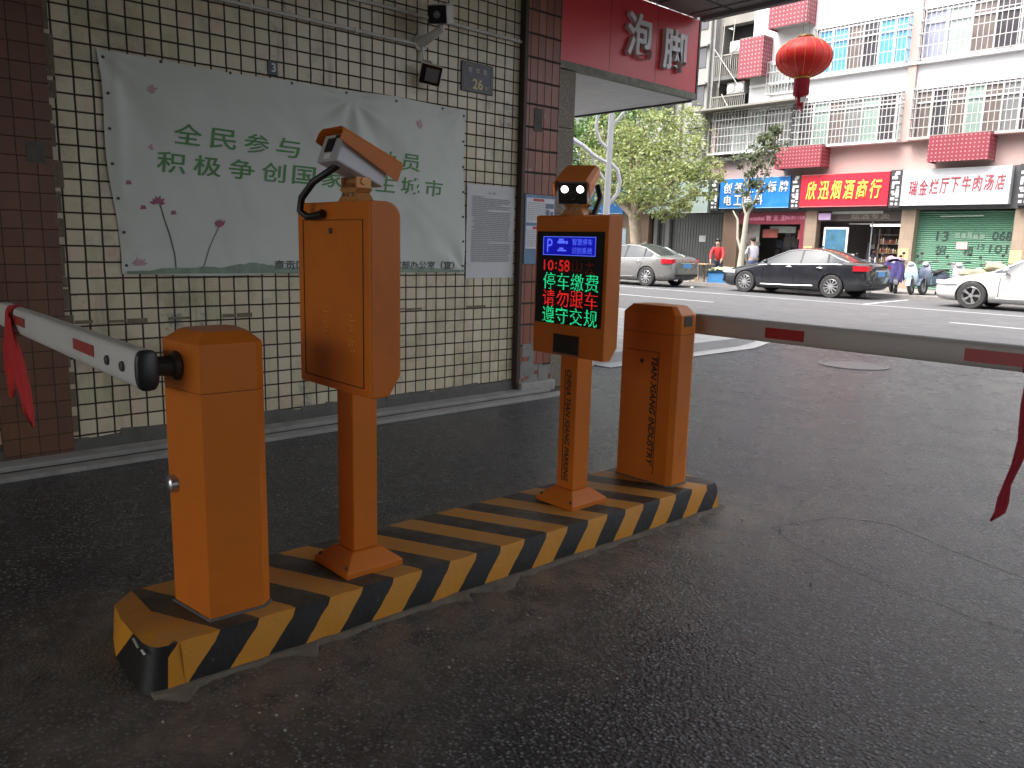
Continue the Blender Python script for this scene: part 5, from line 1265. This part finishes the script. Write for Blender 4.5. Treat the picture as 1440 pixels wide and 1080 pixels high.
# ---- trees
def tree(name, label, base, trunk, limbs, crown, leaf, bark, nl, size, seed, group=None):
    """trunk/limbs: polylines with radii; crown: list of (centre, rx, ry, rz) leaf clouds"""
    t = thing(name, label, 'tree', base, group); random.seed(seed); B = Vector(base)
    m = MB()
    for pts, rs in [trunk]+limbs: m.tube([Vector(p) for p in pts], list(rs), 8)
    m.build('trunk', bark, t, smooth=True, angle=60)
    mb = MB(); tot = sum((a*b*c)**.7 for _, a, b, c in crown)
    for c, rx, ry, rz in crown:
        c = Vector(c); cnt = int(nl*(rx*ry*rz)**.7/tot); sub = max(4, cnt//26)
        cl = []
        for _ in range(sub):
            while True:
                v = Vector((random.uniform(-1, 1), random.uniform(-1, 1), random.uniform(-1, 1)))
                if .25 < v.length < 1: break
            cl.append((c+Vector((v.x*rx, v.y*ry, v.z*rz)), random.uniform(.22, .5)*min(rx, rz, 1.0)))
        for i in range(cnt):
            cc, rr = random.choice(cl); p = cc+Vector((random.gauss(0, .5), random.gauss(0, .5), random.gauss(0, .38)))*rr
            a = Vector((random.gauss(0, 1), random.gauss(0, 1), random.gauss(-.3, .6))).normalized(); b = a.orthogonal(); b.rotate(Matrix.Rotation(random.uniform(-.9, .9), 3, a)); b.normalize()
            s = size*random.uniform(.6, 1.25)
            mb.poly([p, p+a*s*.45+b*s*.26, p+a*s, p+a*s*.45-b*s*.26])
    me = bpy.data.meshes.new('crown'); me.from_pydata([tuple(v) for v in mb.v], [], mb.f); me.materials.append(leaf)
    o = bpy.data.objects.new('crown', me); COL.objects.link(o); o.parent = t
    return t
LEAF1 = leaf_mat('leaf_yellow_green', (.13, .19, .055), (.22, .28, .10), (.36, .38, .15)); LEAF2 = leaf_mat('leaf_deep_green', (.05, .12, .03), (.09, .18, .05), (.17, .26, .08)); LEAF3 = leaf_mat('leaf_dark_slim', (.05, .075, .035), (.08, .11, .05), (.16, .18, .10))
BARK = pm('mottled_bark', (.25, .20, .15), .85, var=.5, scale=6, bump=.8, bscale=18, dirt=(.42, .36, .28), dirt_amt=.8, dscale=5); BARKL = pm('pale_bark', (.36, .34, .28), .85, var=.3, scale=7, bump=.6, bscale=20)
BARKW = pm('limewashed_bark', (.55, .54, .52), .8, var=.2)
tree('plane_tree', 'large yellow green plane tree with thick mottled trunk rising behind the silver car', (-22.05, 27.4, .13),
     ([(0, 0, -.1), (.05, 0, 1.0), (-.1, 0, 2.0), (-.2, 0, 2.7)], (.30, .25, .25, .27)),
     [([(-.2, 0, 2.6), (-1.1, .1, 3.2), (-2.0, .1, 4.0), (-2.6, 0, 5.2)], (.2, .17, .12, .05)), ([(-.1, 0, 2.6), (.1, -.2, 3.5), (.0, -.2, 4.8), (.3, -.1, 6.2)], (.18, .13, .09, .03)), ([(-.1, 0, 2.6), (.9, -.3, 3.2), (2.0, -.3, 4.0), (3.0, -.3, 4.6)], (.14, .10, .07, .03)), ([(-.2, 0, 2.7), (-.7, .3, 4.0), (-.9, .3, 5.5), (-1.2, .2, 7)], (.14, .1, .08, .03)), ([(.4, -.25, 2.9), (1.2, -.3, 3.0), (2.2, -.4, 3.0)], (.07, .05, .02))],
     [((.2, -.2, 4.7), 2.5, 1.6, 1.5), ((1.9, -.4, 3.9), 1.9, 1.3, 1.0), ((-1.6, 0, 5.4), 1.7, 1.3, 1.6), ((.3, .1, 6.1), 1.4, 1.2, 1.0), ((.3, -.3, 3.1), 1.1, 1.0, .5), ((2.1, -.4, 2.75), 1.3, .8, .35), ((3.0, -.4, 4.8), 1.1, .8, .8), ((3.6, -.4, 4.1), .9, .7, .8), ((2.9, -.4, 3.2), 1.0, .7, .45), ((1.6, .2, 6.1), 1.3, 1.0, .9), ((-1.4, .1, 3.6), 1.0, .8, .7)], LEAF1, BARK, 13500, .16, 41, 'trees along the far pavement')
tree('broadleaf_tree', 'deep green broadleaf tree behind the curled white lamp at the canopy edge', (-26.8, 28.2, .13),
     ([(0, 0, -.1), (.1, 0, 2.5), (.3, 0, 4.5)], (.22, .18, .14)), [([(.1, 0, 2.8), (1.2, .2, 4.6), (2.0, .1, 6.6)], (.12, .08, .03)), ([(.2, 0, 3.4), (-1.0, .2, 5), (-1.6, 0, 6.5)], (.12, .08, .03))],
     [((.6, 0, 5.4), 2.6, 1.6, 1.9), ((2.4, .3, 6.7), 1.9, 1.5, 1.4), ((-1.4, 0, 6), 2.0, 1.6, 1.9), ((.2, -.2, 3.6), 2.2, 1.3, 1.0), ((.8, 0, 7.6), 2.4, 1.5, 1.2)], LEAF2, BARK, 8500, .20, 43, 'trees along the far pavement')
tree('broadleaf_tree', 'broadleaf tree farthest along the street beyond the granite pillar', (-33.5, 28.4, .13),
     ([(0, 0, -.1), (.1, 0, 2.5), (.2, 0, 4.5)], (.22, .18, .14)), [([(.1, 0, 3), (1.2, .2, 4.6), (2.0, .1, 6.6)], (.12, .08, .03))],
     [((.6, 0, 5.4), 2.6, 1.6, 2.2), ((2.2, .3, 6.4), 2.0, 1.5, 1.6), ((-1.2, 0, 6), 2.0, 1.6, 2), ((.2, -.2, 3.6), 2.2, 1.3, 1.0)], LEAF2, BARK, 2600, .24, 44, 'trees along the far pavement')
tree('slim_tree', 'slim forked street tree with sparse dark leaves in front of the blue sign', (-16.50, 26.8, .13),
     ([(-.05, 0, -.1), (0, 0, .9), (.06, 0, 1.8), (.10, 0, 2.55)], (.15, .12, .10, .09)),
     [([(.02, 0, 1.1), (-.22, 0, 1.7), (-.27, 0, 2.4), (-.50, 0, 2.72)], (.06, .05, .045, .025)), ([(.10, 0, 2.5), (-.10, 0, 2.95), (-.15, .1, 3.8), (-.35, .1, 4.6)], (.05, .04, .03, .015)), ([(.10, 0, 2.5), (.45, 0, 3.2), (.75, .1, 4.2), (1.1, .1, 5.2)], (.06, .045, .035, .014)), ([(.3, 0, 2.9), (.1, -.1, 3.6), (.25, -.1, 4.6), (.35, 0, 5.6)], (.035, .03, .022, .012))],
     [((-.5, 0, 4.65), .28, .25, .36), ((.45, 0, 4.95), .55, .4, .5), ((.75, .1, 5.5), .5, .4, .35), ((1.05, .1, 5.2), .35, .3, .4), ((.25, 0, 4.2), .4, .3, .45), ((.10, 0, 2.95), .40, .3, .28), ((.55, 0, 3.6), .35, .3, .35), ((0, 0, 3.5), .5, .3, .4), ((.55, 0, 4.5), .55, .4, .5)], LEAF3, BARKL, 1900, .15, 46, 'trees along the far pavement')

# ---- curled white street lamp on the near corner
t = thing('street_lamp', 'white street lamp with curled decorative arms beside the canopy edge', 'street lamp', (-10.45, 12.0, .1)); xf = world(t)
LMP = pm('lamp_white_paint', (.66, .67, .67), .35, var=.05)
ax = Vector((.74, .67, 0))        # the curls lie in one upright plane
p0 = Vector((-10.45, 12.0, 0))
def lp(s, z): return p0+ax*s+Vector((0, 0, z))
MB().tube([lp(-.02, .1), lp(0, 2.0), lp(.01, 3.4), lp(.02, 4.3), lp(.02, 6.2)], [.085, .065, .060, .055, .05], 12).build('pole', LMP, t, xf=xf, smooth=True)
MB().tube([lp(-.02, 3.25), lp(-.18, 3.40), lp(-.27, 3.62), lp(-.25, 3.85), lp(-.12, 4.05), lp(.12, 4.16)], .033, 8).build('curl', LMP, t, xf=xf, smooth=True)
MB().tube([lp(.05, 2.98), lp(.18, 2.86), lp(.24, 2.65), lp(.20, 2.42), lp(.03, 2.20)], .038, 8).build('curl', LMP, t, xf=xf, smooth=True)
MB().tube([lp(.03, 3.66), lp(.22, 3.90), lp(.46, 4.22)], .032, 8).build('upper_arm', LMP, t, xf=xf, smooth=True)
MB().tube([lp(0, 2.98), lp(-.28, 3.12), lp(-.50, 3.30), lp(-.72, 3.42)], [.035, .038, .045, .055], 8).build('lamp_arm', LMP, t, xf=xf, smooth=True)
MB().ball(lp(-.86, 3.44), .20, .09, .05, 12, 8).build('lamp_head', LMP, t, xf=xf, smooth=True)
MB().tube([lp(-.01, 2.60), lp(-.22, 2.90), lp(-.40, 3.24)], .022, 8).build('brace', LMP, t, xf=xf, smooth=True)

# ---- people
SKIN = pm('skin', (.50, .33, .25), .55); HAIR = pm('hair_black', (.018, .015, .014), .5)
def skinned(name, joints, edges, mat, parent, levels=2):
    me = bpy.data.meshes.new(name); me.from_pydata([j[0] for j in joints], edges, [])
    o = bpy.data.objects.new(name, me); COL.objects.link(o); md = o.modifiers.new('k', 'SKIN'); md.use_smooth_shade = True
    for v, j in zip(me.skin_vertices[0].data, joints): v.radius = (j[1], j[1]*(j[2] if len(j) > 2 else 1)); 
    me.skin_vertices[0].data[0].use_root = True
    s = o.modifiers.new('s', 'SUBSURF'); s.levels = s.render_levels = levels
    ev = evaluated(o); bpy.data.objects.remove(o); ev.materials.clear(); ev.materials.append(mat)
    for p in ev.polygons: p.use_smooth = True; p.material_index = 0
    o = bpy.data.objects.new(name, ev); COL.objects.link(o); o.parent = parent; return o
def person(label, loc, rz, bend, arms, top, trous, topname, hairm=HAIR, h=1.62):
    """faces +x before turning; bend: lean at the hips; arms: (elbow, wrist) offsets from the shoulder for each side"""
    t = thing('person', label, 'person', loc); t.rotation_euler = (0, 0, rz); k = h/1.62
    hip = Vector((0, 0, .86)); d = Vector((sin(bend), 0, cos(bend))); chest = hip+d*.40; neck = hip+d*.55; head = neck+Vector((sin(bend*.8), 0, cos(bend*.8)))*.15+Vector((.03, 0, 0))
    J = [(hip, .125, 1.15), (hip+d*.2, .115, 1.2), (chest, .125, 1.25), (neck, .055), (head-Vector((0, 0, .04)), .075), (head+Vector((0, 0, .07)), .085)]; E_ = [(0, 1), (1, 2), (2, 3), (3, 4), (4, 5)]
    arms_j = []
    def add(p, r, par): J.append((Vector(p), r)); E_.append((par, len(J)-1)); return len(J)-1
    for s, (el, wr) in zip((-1, 1), arms):
        sh = chest+d*.07+Vector((0, s*.19, 0)); a = add(sh, .055, 2); e = sh+Vector(el); w = e+Vector(wr); b = add(e, .042, a); c = add(w, .030, b)
        hd = (w-e).normalized(); pm_ = w+hd*.07; q = add(pm_, .026, c); arms_j.append((sh, e, w))
        side = hd.cross(Vector((0, s, .3))).normalized()
        for f in range(4):
            o_ = side*(f-1.5)*.018; kk = add(pm_+o_+hd*.045, .0085, q); add(pm_+o_*1.1+hd*(.075+.008*(f in (1, 2)))+Vector((0, -s*.02, -.01)), .007, kk)
        kk = add(w+hd*.03+side*.04, .010, c); add(w+hd*.07+side*.055, .008, kk)
    legs = []
    for s in (-1, 1):
        a = add(hip+Vector((0, s*.09, -.06)), .085, 0); b = add((.03, s*.10, .47), .060, a); c = add((-.01, s*.105, .09), .040, b); f = add((.06, s*.11, .04), .038, c); add((.16, s*.12, .03), .028, f); legs.append(s)
    J = [tuple([Vector(j[0])*k])+tuple(v*k if i == 0 else v for i, v in enumerate(j[1:])) for j in J]
    body = skinned('body', J, E_, SKIN, t, 2)
    g = 1.17
    TJ = [(hip-Vector((0, 0, .02)), .15, 1.15), (hip+d*.2, .145, 1.2), (chest, .150, 1.25), (neck-d*.03, .085)]; TE = [(0, 1), (1, 2), (2, 3)]
    for sh, e, w in arms_j:
        i = len(TJ); TJ += [(sh, .078), (e, .060), (e+(w-e)*.92, .047)]; TE += [(2, i), (i, i+1), (i+1, i+2)]
    TJ = [tuple([Vector(j[0])*k])+tuple(v*k if i == 0 else v for i, v in enumerate(j[1:])) for j in TJ]
    skinned(topname, TJ, TE, top, t, 2)
    PJ = [(hip+Vector((0, 0, .04)), .142, 1.1), (hip-Vector((0, 0, .05)), .135, 1.1)]; PE = [(0, 1)]
    for s in (-1, 1):
        i = len(PJ); PJ += [(hip+Vector((0, s*.09, -.12)), .10), (Vector((.03, s*.10, .47)), .075), (Vector((-.005, s*.105, .11)), .062)]; PE += [(1, i), (i, i+1), (i+1, i+2)]
    PJ = [tuple([Vector(j[0])*k])+tuple(v*k if i == 0 else v for i, v in enumerate(j[1:])) for j in PJ]
    skinned('trousers', PJ, PE, trous, t, 2)
    H = (head+Vector((-.02, 0, .075)))*k; hm = MB(); hm.ball((0, 0, 0), .105*k, .092*k, .105*k, 16, 10)
    hm.v = [((x if x < .045 or z > .03 else .045-.0*x), y, z) for x, y, z in hm.v]; hm.v = [(x+H.x, y+H.y, z+H.z+.012) for x, y, z in hm.v]
    hm.build('hair', hairm, t, smooth=True)
    fc = MB(); hx = head*k
    fc.ball(hx+Vector((.092, 0, .02))*k, .016*k, .014*k, .022*k, 8, 6); fc.ball(hx+Vector((.075, 0, -.035))*k, .012*k, .025*k, .007*k, 8, 6)
    for s in (-1, 1): fc.ball(hx+Vector((.0, s*.088, .02))*k, .018*k, .010*k, .03*k, 8, 6)
    fc.build('face_features', SKIN, t, smooth=True)
    eb = MB()
    for s in (-1, 1): eb.ball(hx+Vector((.078, s*.032, .038))*k, .010*k, .014*k, .007*k, 8, 6)
    eb.build('eyes', HAIR, t)
    for s in (-1, 1): MB().obox(Vector((.07, s*.113, .04))*k, (.13, 0, 0), (0, .045, 0), (0, 0, .042)).build('shoe', BLK, t, bevel=.02)
    return t
REDJ = pm('red_jacket', (.48, .03, .035), .7, var=.3, scale=9)
person('person in a red jacket bending over the vegetable stall', (-17.65, 27.05, .13), R(-70), .42, [((.12, -.06, -.24), (.12, .04, -.20)), ((.12, .06, -.24), (.16, -.02, -.18))], REDJ, pm('navy_trousers', (.03, .035, .07), .8), 'jacket')
person('person in a pale lilac shirt standing by the slim tree trunk', (-16.72, 28.0, .13), R(160), .08, [((.05, -.08, -.25), (.20, .10, .04)), ((.05, .08, -.25), (.20, -.08, .05))], pm('lilac_shirt', (.52, .50, .58), .75, var=.12, scale=9), pm('blue_trousers', (.07, .10, .20), .8), 'shirt', h=1.66)

# ---- vegetable stall
t = thing('market_stall', 'low stall wrapped in blue tarpaulin heaped with vegetables beside the red jacket', 'market stall', (-16.95, 26.45, .13)); xf = world(t)
MB().rings([[(x, y, z) for x, y in ((-17.53, 26.2), (-16.47, 26.16), (-16.43, 26.75), (-17.55, 26.75))] for z in (.135, .35, .55)]+[[(x, y, .56) for x, y in ((-17.59, 26.14), (-16.41, 26.1), (-16.35, 26.8), (-17.61, 26.8))]]).build('tarpaulin', pm('tarp_blue', (.05, .18, .38), .45, var=.3, scale=5, bump=.5, bscale=12), t, xf=xf)
random.seed(51); vg = MB()
for i in range(110):
    x, y = random.uniform(-17.55, -16.40), random.uniform(26.15, 26.75); z = .58+.14*(1-((x+16.95)/.65)**2)*random.uniform(.2, 1)
    vg.ball((x, y, z), random.uniform(.05, .10), random.uniform(.04, .07), random.uniform(.03, .05), 6, 4, random.randrange(4))
o = vg.build('vegetables', [pm('veg_%d' % i, c, .6, var=.3, scale=20) for i, c in enumerate([(.42, .38, .26), (.50, .46, .36), (.22, .28, .10), (.45, .36, .20)])], t, xf=xf, smooth=True); o['kind'] = 'stuff'
t = thing('plastic_bag', 'white plastic bag lying on the blue vegetable stall near the black car', 'bag', (-16.50, 26.2, .5)); m_ = MB(); random.seed(52)
m_.ball((0, 0, 0), .26, .2, .22, 14, 10); m_.v = [(x*(1+.25*noise.noise(Vector((x*9, y*9, z*9)))), y*(1+.3*noise.noise(Vector((x*8+3, y*8, z*8)))), z*(1+.25*noise.noise(Vector((x*8, y*8+5, z*8))))) for x, y, z in m_.v]
m_.build('bag', pm('bag_white', (.60, .60, .64), .4), t, smooth=True)
t = thing('wooden_stand', 'bare wooden trestle frame beside the tail of the silver car', 'stand', (-18.00, 26.2, .13)); xf = world(t); WD = pm('bare_wood', (.40, .28, .15), .7, var=.25, scale=8)
for x in (-18.20, -17.83):
    for y in (26.0, 26.4): MB().bar((x, y, .13), (x+(.05 if x < -18.05 else -.03), y, .98 if x < -18.05 else .80), .055, .055).build('leg', WD, t, xf=xf)
for z in (.32, .62): MB().bar((-18.18, 25.99, z), (-17.83, 25.99, z), .04, .05).build('crossbar', WD, t, xf=xf)
MB().box(-18.30, -17.45, 25.95, 26.5, .80, .84).build('top_board', WD, t, xf=xf, bevel=.005)

# ---- scooters
def scooter(label, loc, rz, body, seat, cover=None, lean=.12, basket=False):
    """faces +x before turning"""
    t = thing('scooter', label, 'scooter', loc, 'scooters parked in front of the green shutter'); t.rotation_euler = (lean, 0, rz)
    def bw(x, turn=0):
        W_ = MB().lathe((x, 0, .24), (sin(turn), cos(turn), 0), [(-.045, .15), (-.05, .21), (-.02, .24), (.02, .24), (.05, .21), (.045, .15)], 24, cap=False).build('wheel', TYRE, t, smooth=True, angle=40)
        MB().lathe((x, 0, .24), (sin(turn), cos(turn), 0), [(-.03, .155), (-.035, .04), (.035, .04), (.03, .155)], 16).build('rim', RIM, W_)
    bw(.58); bw(-.58)
    MB().tube([(.58, .07, .24), (.50, .06, .50), (.40, 0, .78), (.34, 0, .98)], [.025, .03, .04, .035], 8).build('fork', DGREY, t, smooth=True)
    # leg shield
    s = MB().rings([[(x+.04*abs(y)/.2*-1, y, z) for y in (-w, -w*.6, 0, w*.6, w)]+[(x-.05-.04*abs(y)/.2, y, z) for y in (w, w*.6, 0, -w*.6, -w)] for x, z, w in ((.44, .30, .13), (.50, .45, .17), (.50, .62, .20), (.45, .80, .18), (.38, .95, .12), (.35, 1.0, .08))])
    s.build('front_shield', body, t, smooth=True, angle=50)
    MB().rings([[(.58+.27*cos(a), y, .25+.27*sin(a)) for y in (-.07, .07)]+[(.58+.29*cos(a), y, .25+.29*sin(a)) for y in (.06, -.06)] for a in [pi*.05+pi*.8*i/8 for i in range(9)]]).build('front_mudguard', body, t, smooth=True)
    MB().box(-.20, .42, -.14, .14, .27, .33).build('footboard', DGREY, t, bevel=.02)
    MB().rings([[(x, y*w, z0+(z1-z0)*v) for y, v in ((-1, .1), (-1, .7), (-.6, 1), (.6, 1), (1, .7), (1, .1), (.5, 0), (-.5, 0))] for x, w, z0, z1 in ((-.18, .12, .28, .66), (-.3, .17, .30, .70), (-.6, .18, .38, .72), (-.85, .12, .50, .72), (-.92, .06, .58, .70))]).build('rear_body', body, t, smooth=True, angle=50)
    MB().rings([[(x, y*w, z+h*v) for y, v in ((-1, 0), (-1, .6), (-.6, 1), (.6, 1), (1, .6), (1, 0))] for x, w, z, h in ((-.12, .10, .68, .06), (-.25, .15, .70, .08), (-.5, .15, .73, .08), (-.82, .12, .74, .09))]).build('seat', seat, t, smooth=True, angle=50)
    MB().tube([(.26, -.34, 1.02), (.33, -.2, 1.04), (.36, 0, 1.0), (.33, .2, 1.04), (.26, .34, 1.02)], .017, 8).build('handlebar', DGREY, t, smooth=True)
    MB().ball((.40, 0, .98), .08, .10, .07, 12, 8).build('headlight', HEADL, t, smooth=True)
    for y in (-.28, .28):
        m = MB().tube([(.30, y, 1.03), (.28, y*1.1, 1.22)], .007, 6).build('mirror_stem', DGREY, t)
        MB().ball((.28, y*1.12, 1.27), .015, .055, .045, 10, 6).build('mirror', BLK, m, smooth=True)
    MB().box(-.98, -.93, -.09, .09, .42, .54).build('number_plate', PLATE, t)
    if basket: MB().box(-.98, -.68, -.16, .16, .80, 1.05).build('top_case', body, t, bevel=.04)
    if cover:
        c = MB(); n = 14; rg = []
        for i in range(9):
            x = .50-.115*i; z1 = 1.12-.01*i-(.12 if 2 < i < 7 else 0)
            rg.append([(x+.02*sin(k*2.3+i), .33*cos(pi*k/(n-1))*(1-.35*abs(i-1)/8), z1*(max(0, sin(pi*k/(n-1)))**.35)*1.0+(.42+.07*sin(i*1.7+k))*(1-max(0, sin(pi*k/(n-1)))**.35)) for k in range(n)])
        c.rings(rg, closed=False, cap=False).build('cover', cover, t, smooth=True, angle=180)
        ap = MB(); ap.rings([[(.52+.10*(1-v)+.03*sin(k*1.7+v*3), (k/9-.5)*(.50+.10*sin(v*4)), 1.02-.66*v+.03*sin(k*1.3)) for k in range(10)] for v in [q/7 for q in range(8)]], closed=False, cap=False)
        ap.build('wind_apron', cover, t, smooth=True, angle=180)
    return t
PURP = pm('purple_print', (.12, .10, .30), .6, var=.7, scale=14); LBL = pm('scooter_pale_blue', (.27, .35, .39), .3, coat=.4); DKS = pm('scooter_black', (.03, .03, .035), .3, coat=.4); GYS = pm('scooter_grey', (.30, .31, .33), .3, coat=.4); SEATB = pm('seat_black', (.02, .02, .02), .6)
scooter('dark scooter draped with a purple patterned wind cover behind the black car', (-10.85, 27.0, .13), R(-62), DKS, SEATB, PURP)
scooter('pale blue scooter with its round front shield facing the road', (-10.02, 26.75, .13), R(-84), LBL, SEATB, lean=.16)
scooter('grey scooter whose front shield shows just above the white car bonnet', (-9.15, 27.9, .13), R(-68), GYS, SEATB, basket=True)
scooter('dark scooter with black mirror half hidden behind the white car bonnet', (-8.1, 27.9, .13), R(-90), DKS, SEATB)
scooter('dark scooter behind the purple covered one near the liquor shop door', (-12.0, 27.9, .13), R(-100), DKS, SEATB)
scooter('slate blue scooter squeezed between the pale blue one and the nose of the white car', (-9.68, 27.15, .13), R(-98), pm('scooter_slate', (.08, .10, .15), .35, coat=.3), SEATB)
def drape(name, label, cat, loc, rx, ry, rz, mat, seed):
    t = thing(name, label, cat, loc); m = MB(); m.ball((0, 0, 0), rx, ry, rz, 30, 20); o_ = Vector((seed, 0, 0))
    m.v = [tuple(Vector(v)*(1+.75*noise.noise(Vector(v)*4.2+o_)+.30*noise.noise(Vector(v)*11+o_))) for v in m.v]
    m.build('cloth', mat, t, smooth=True, angle=180); return t
CRM = pm('cream_cloth', (.30, .28, .18), .8, var=.2, scale=8)
drape('rain_cover', 'crumpled cream yellow rain cover over the scooter behind the white bonnet', 'cover', (-7.95, 27.1, 1.08), .36, .22, .15, CRM, 3)
drape('rain_cover', 'low cream sheet spilling behind the nose of the white car', 'cover', (-8.5, 26.8, .90), .34, .2, .14, CRM, 8)
drape('bundle', 'small bright blue bundle behind the windscreen of the white car', 'bundle', (-7.15, 27.3, 1.22), .26, .2, .16, pm('bundle_blue', (.04, .12, .42), .6, var=.3, scale=9), 5)
drape('helmet_bag', 'purple pink bag heaped on the seat of the covered scooter', 'bag', (-10.9, 26.9, 1.16), .26, .22, .12, pm('pink_purple', (.32, .20, .30), .6, var=.5, scale=10), 12)
# litter
t = thing('paper_cup', 'crushed white paper cup lying in the gutter behind the black car', 'paper cup', (-11.15, 25.5, .06)); MB().lathe((0, 0, 0), (.9, .3, .25), [(-.09, .05), (.09, .07), (.085, .06), (-.08, .045)], 12).build('cup', pm('cup_white', (.7, .7, .7), .6), t)
o = MB().lathe((-16.75, 24.1, .02), (1, .2, .1), [(-.05, .03), (.05, .04)], 10).build('paper_cup', pm('cup_white', (.7, .7, .7), .6)); tag(o, 'tiny white paper scrap on the road beside the kerb near the stall', 'litter')

random.seed(77); g = MB()
for i in range(150):
    x = random.gauss(-2.05, .28) if i < 110 else random.uniform(-2.2, .4); y = random.uniform(.6, 4.2) if i < 110 else random.uniform(1, 4)
    if x < -2.25: continue
    r = random.uniform(.002, .006)*(1.6 if i % 23 == 0 else 1); g.ball((x, y, r*.4), r*random.uniform(.8, 1.6), r, r*.6, 5, 3, int(i % 5 == 0))
o = g.build('grit', [pm('grit_pale', (.36, .33, .28), .8), pm('grit_dark', (.10, .09, .07), .8)]); tag(o, 'loose cement grit scattered along the foot of the striped island', 'grit', kind='stuff')
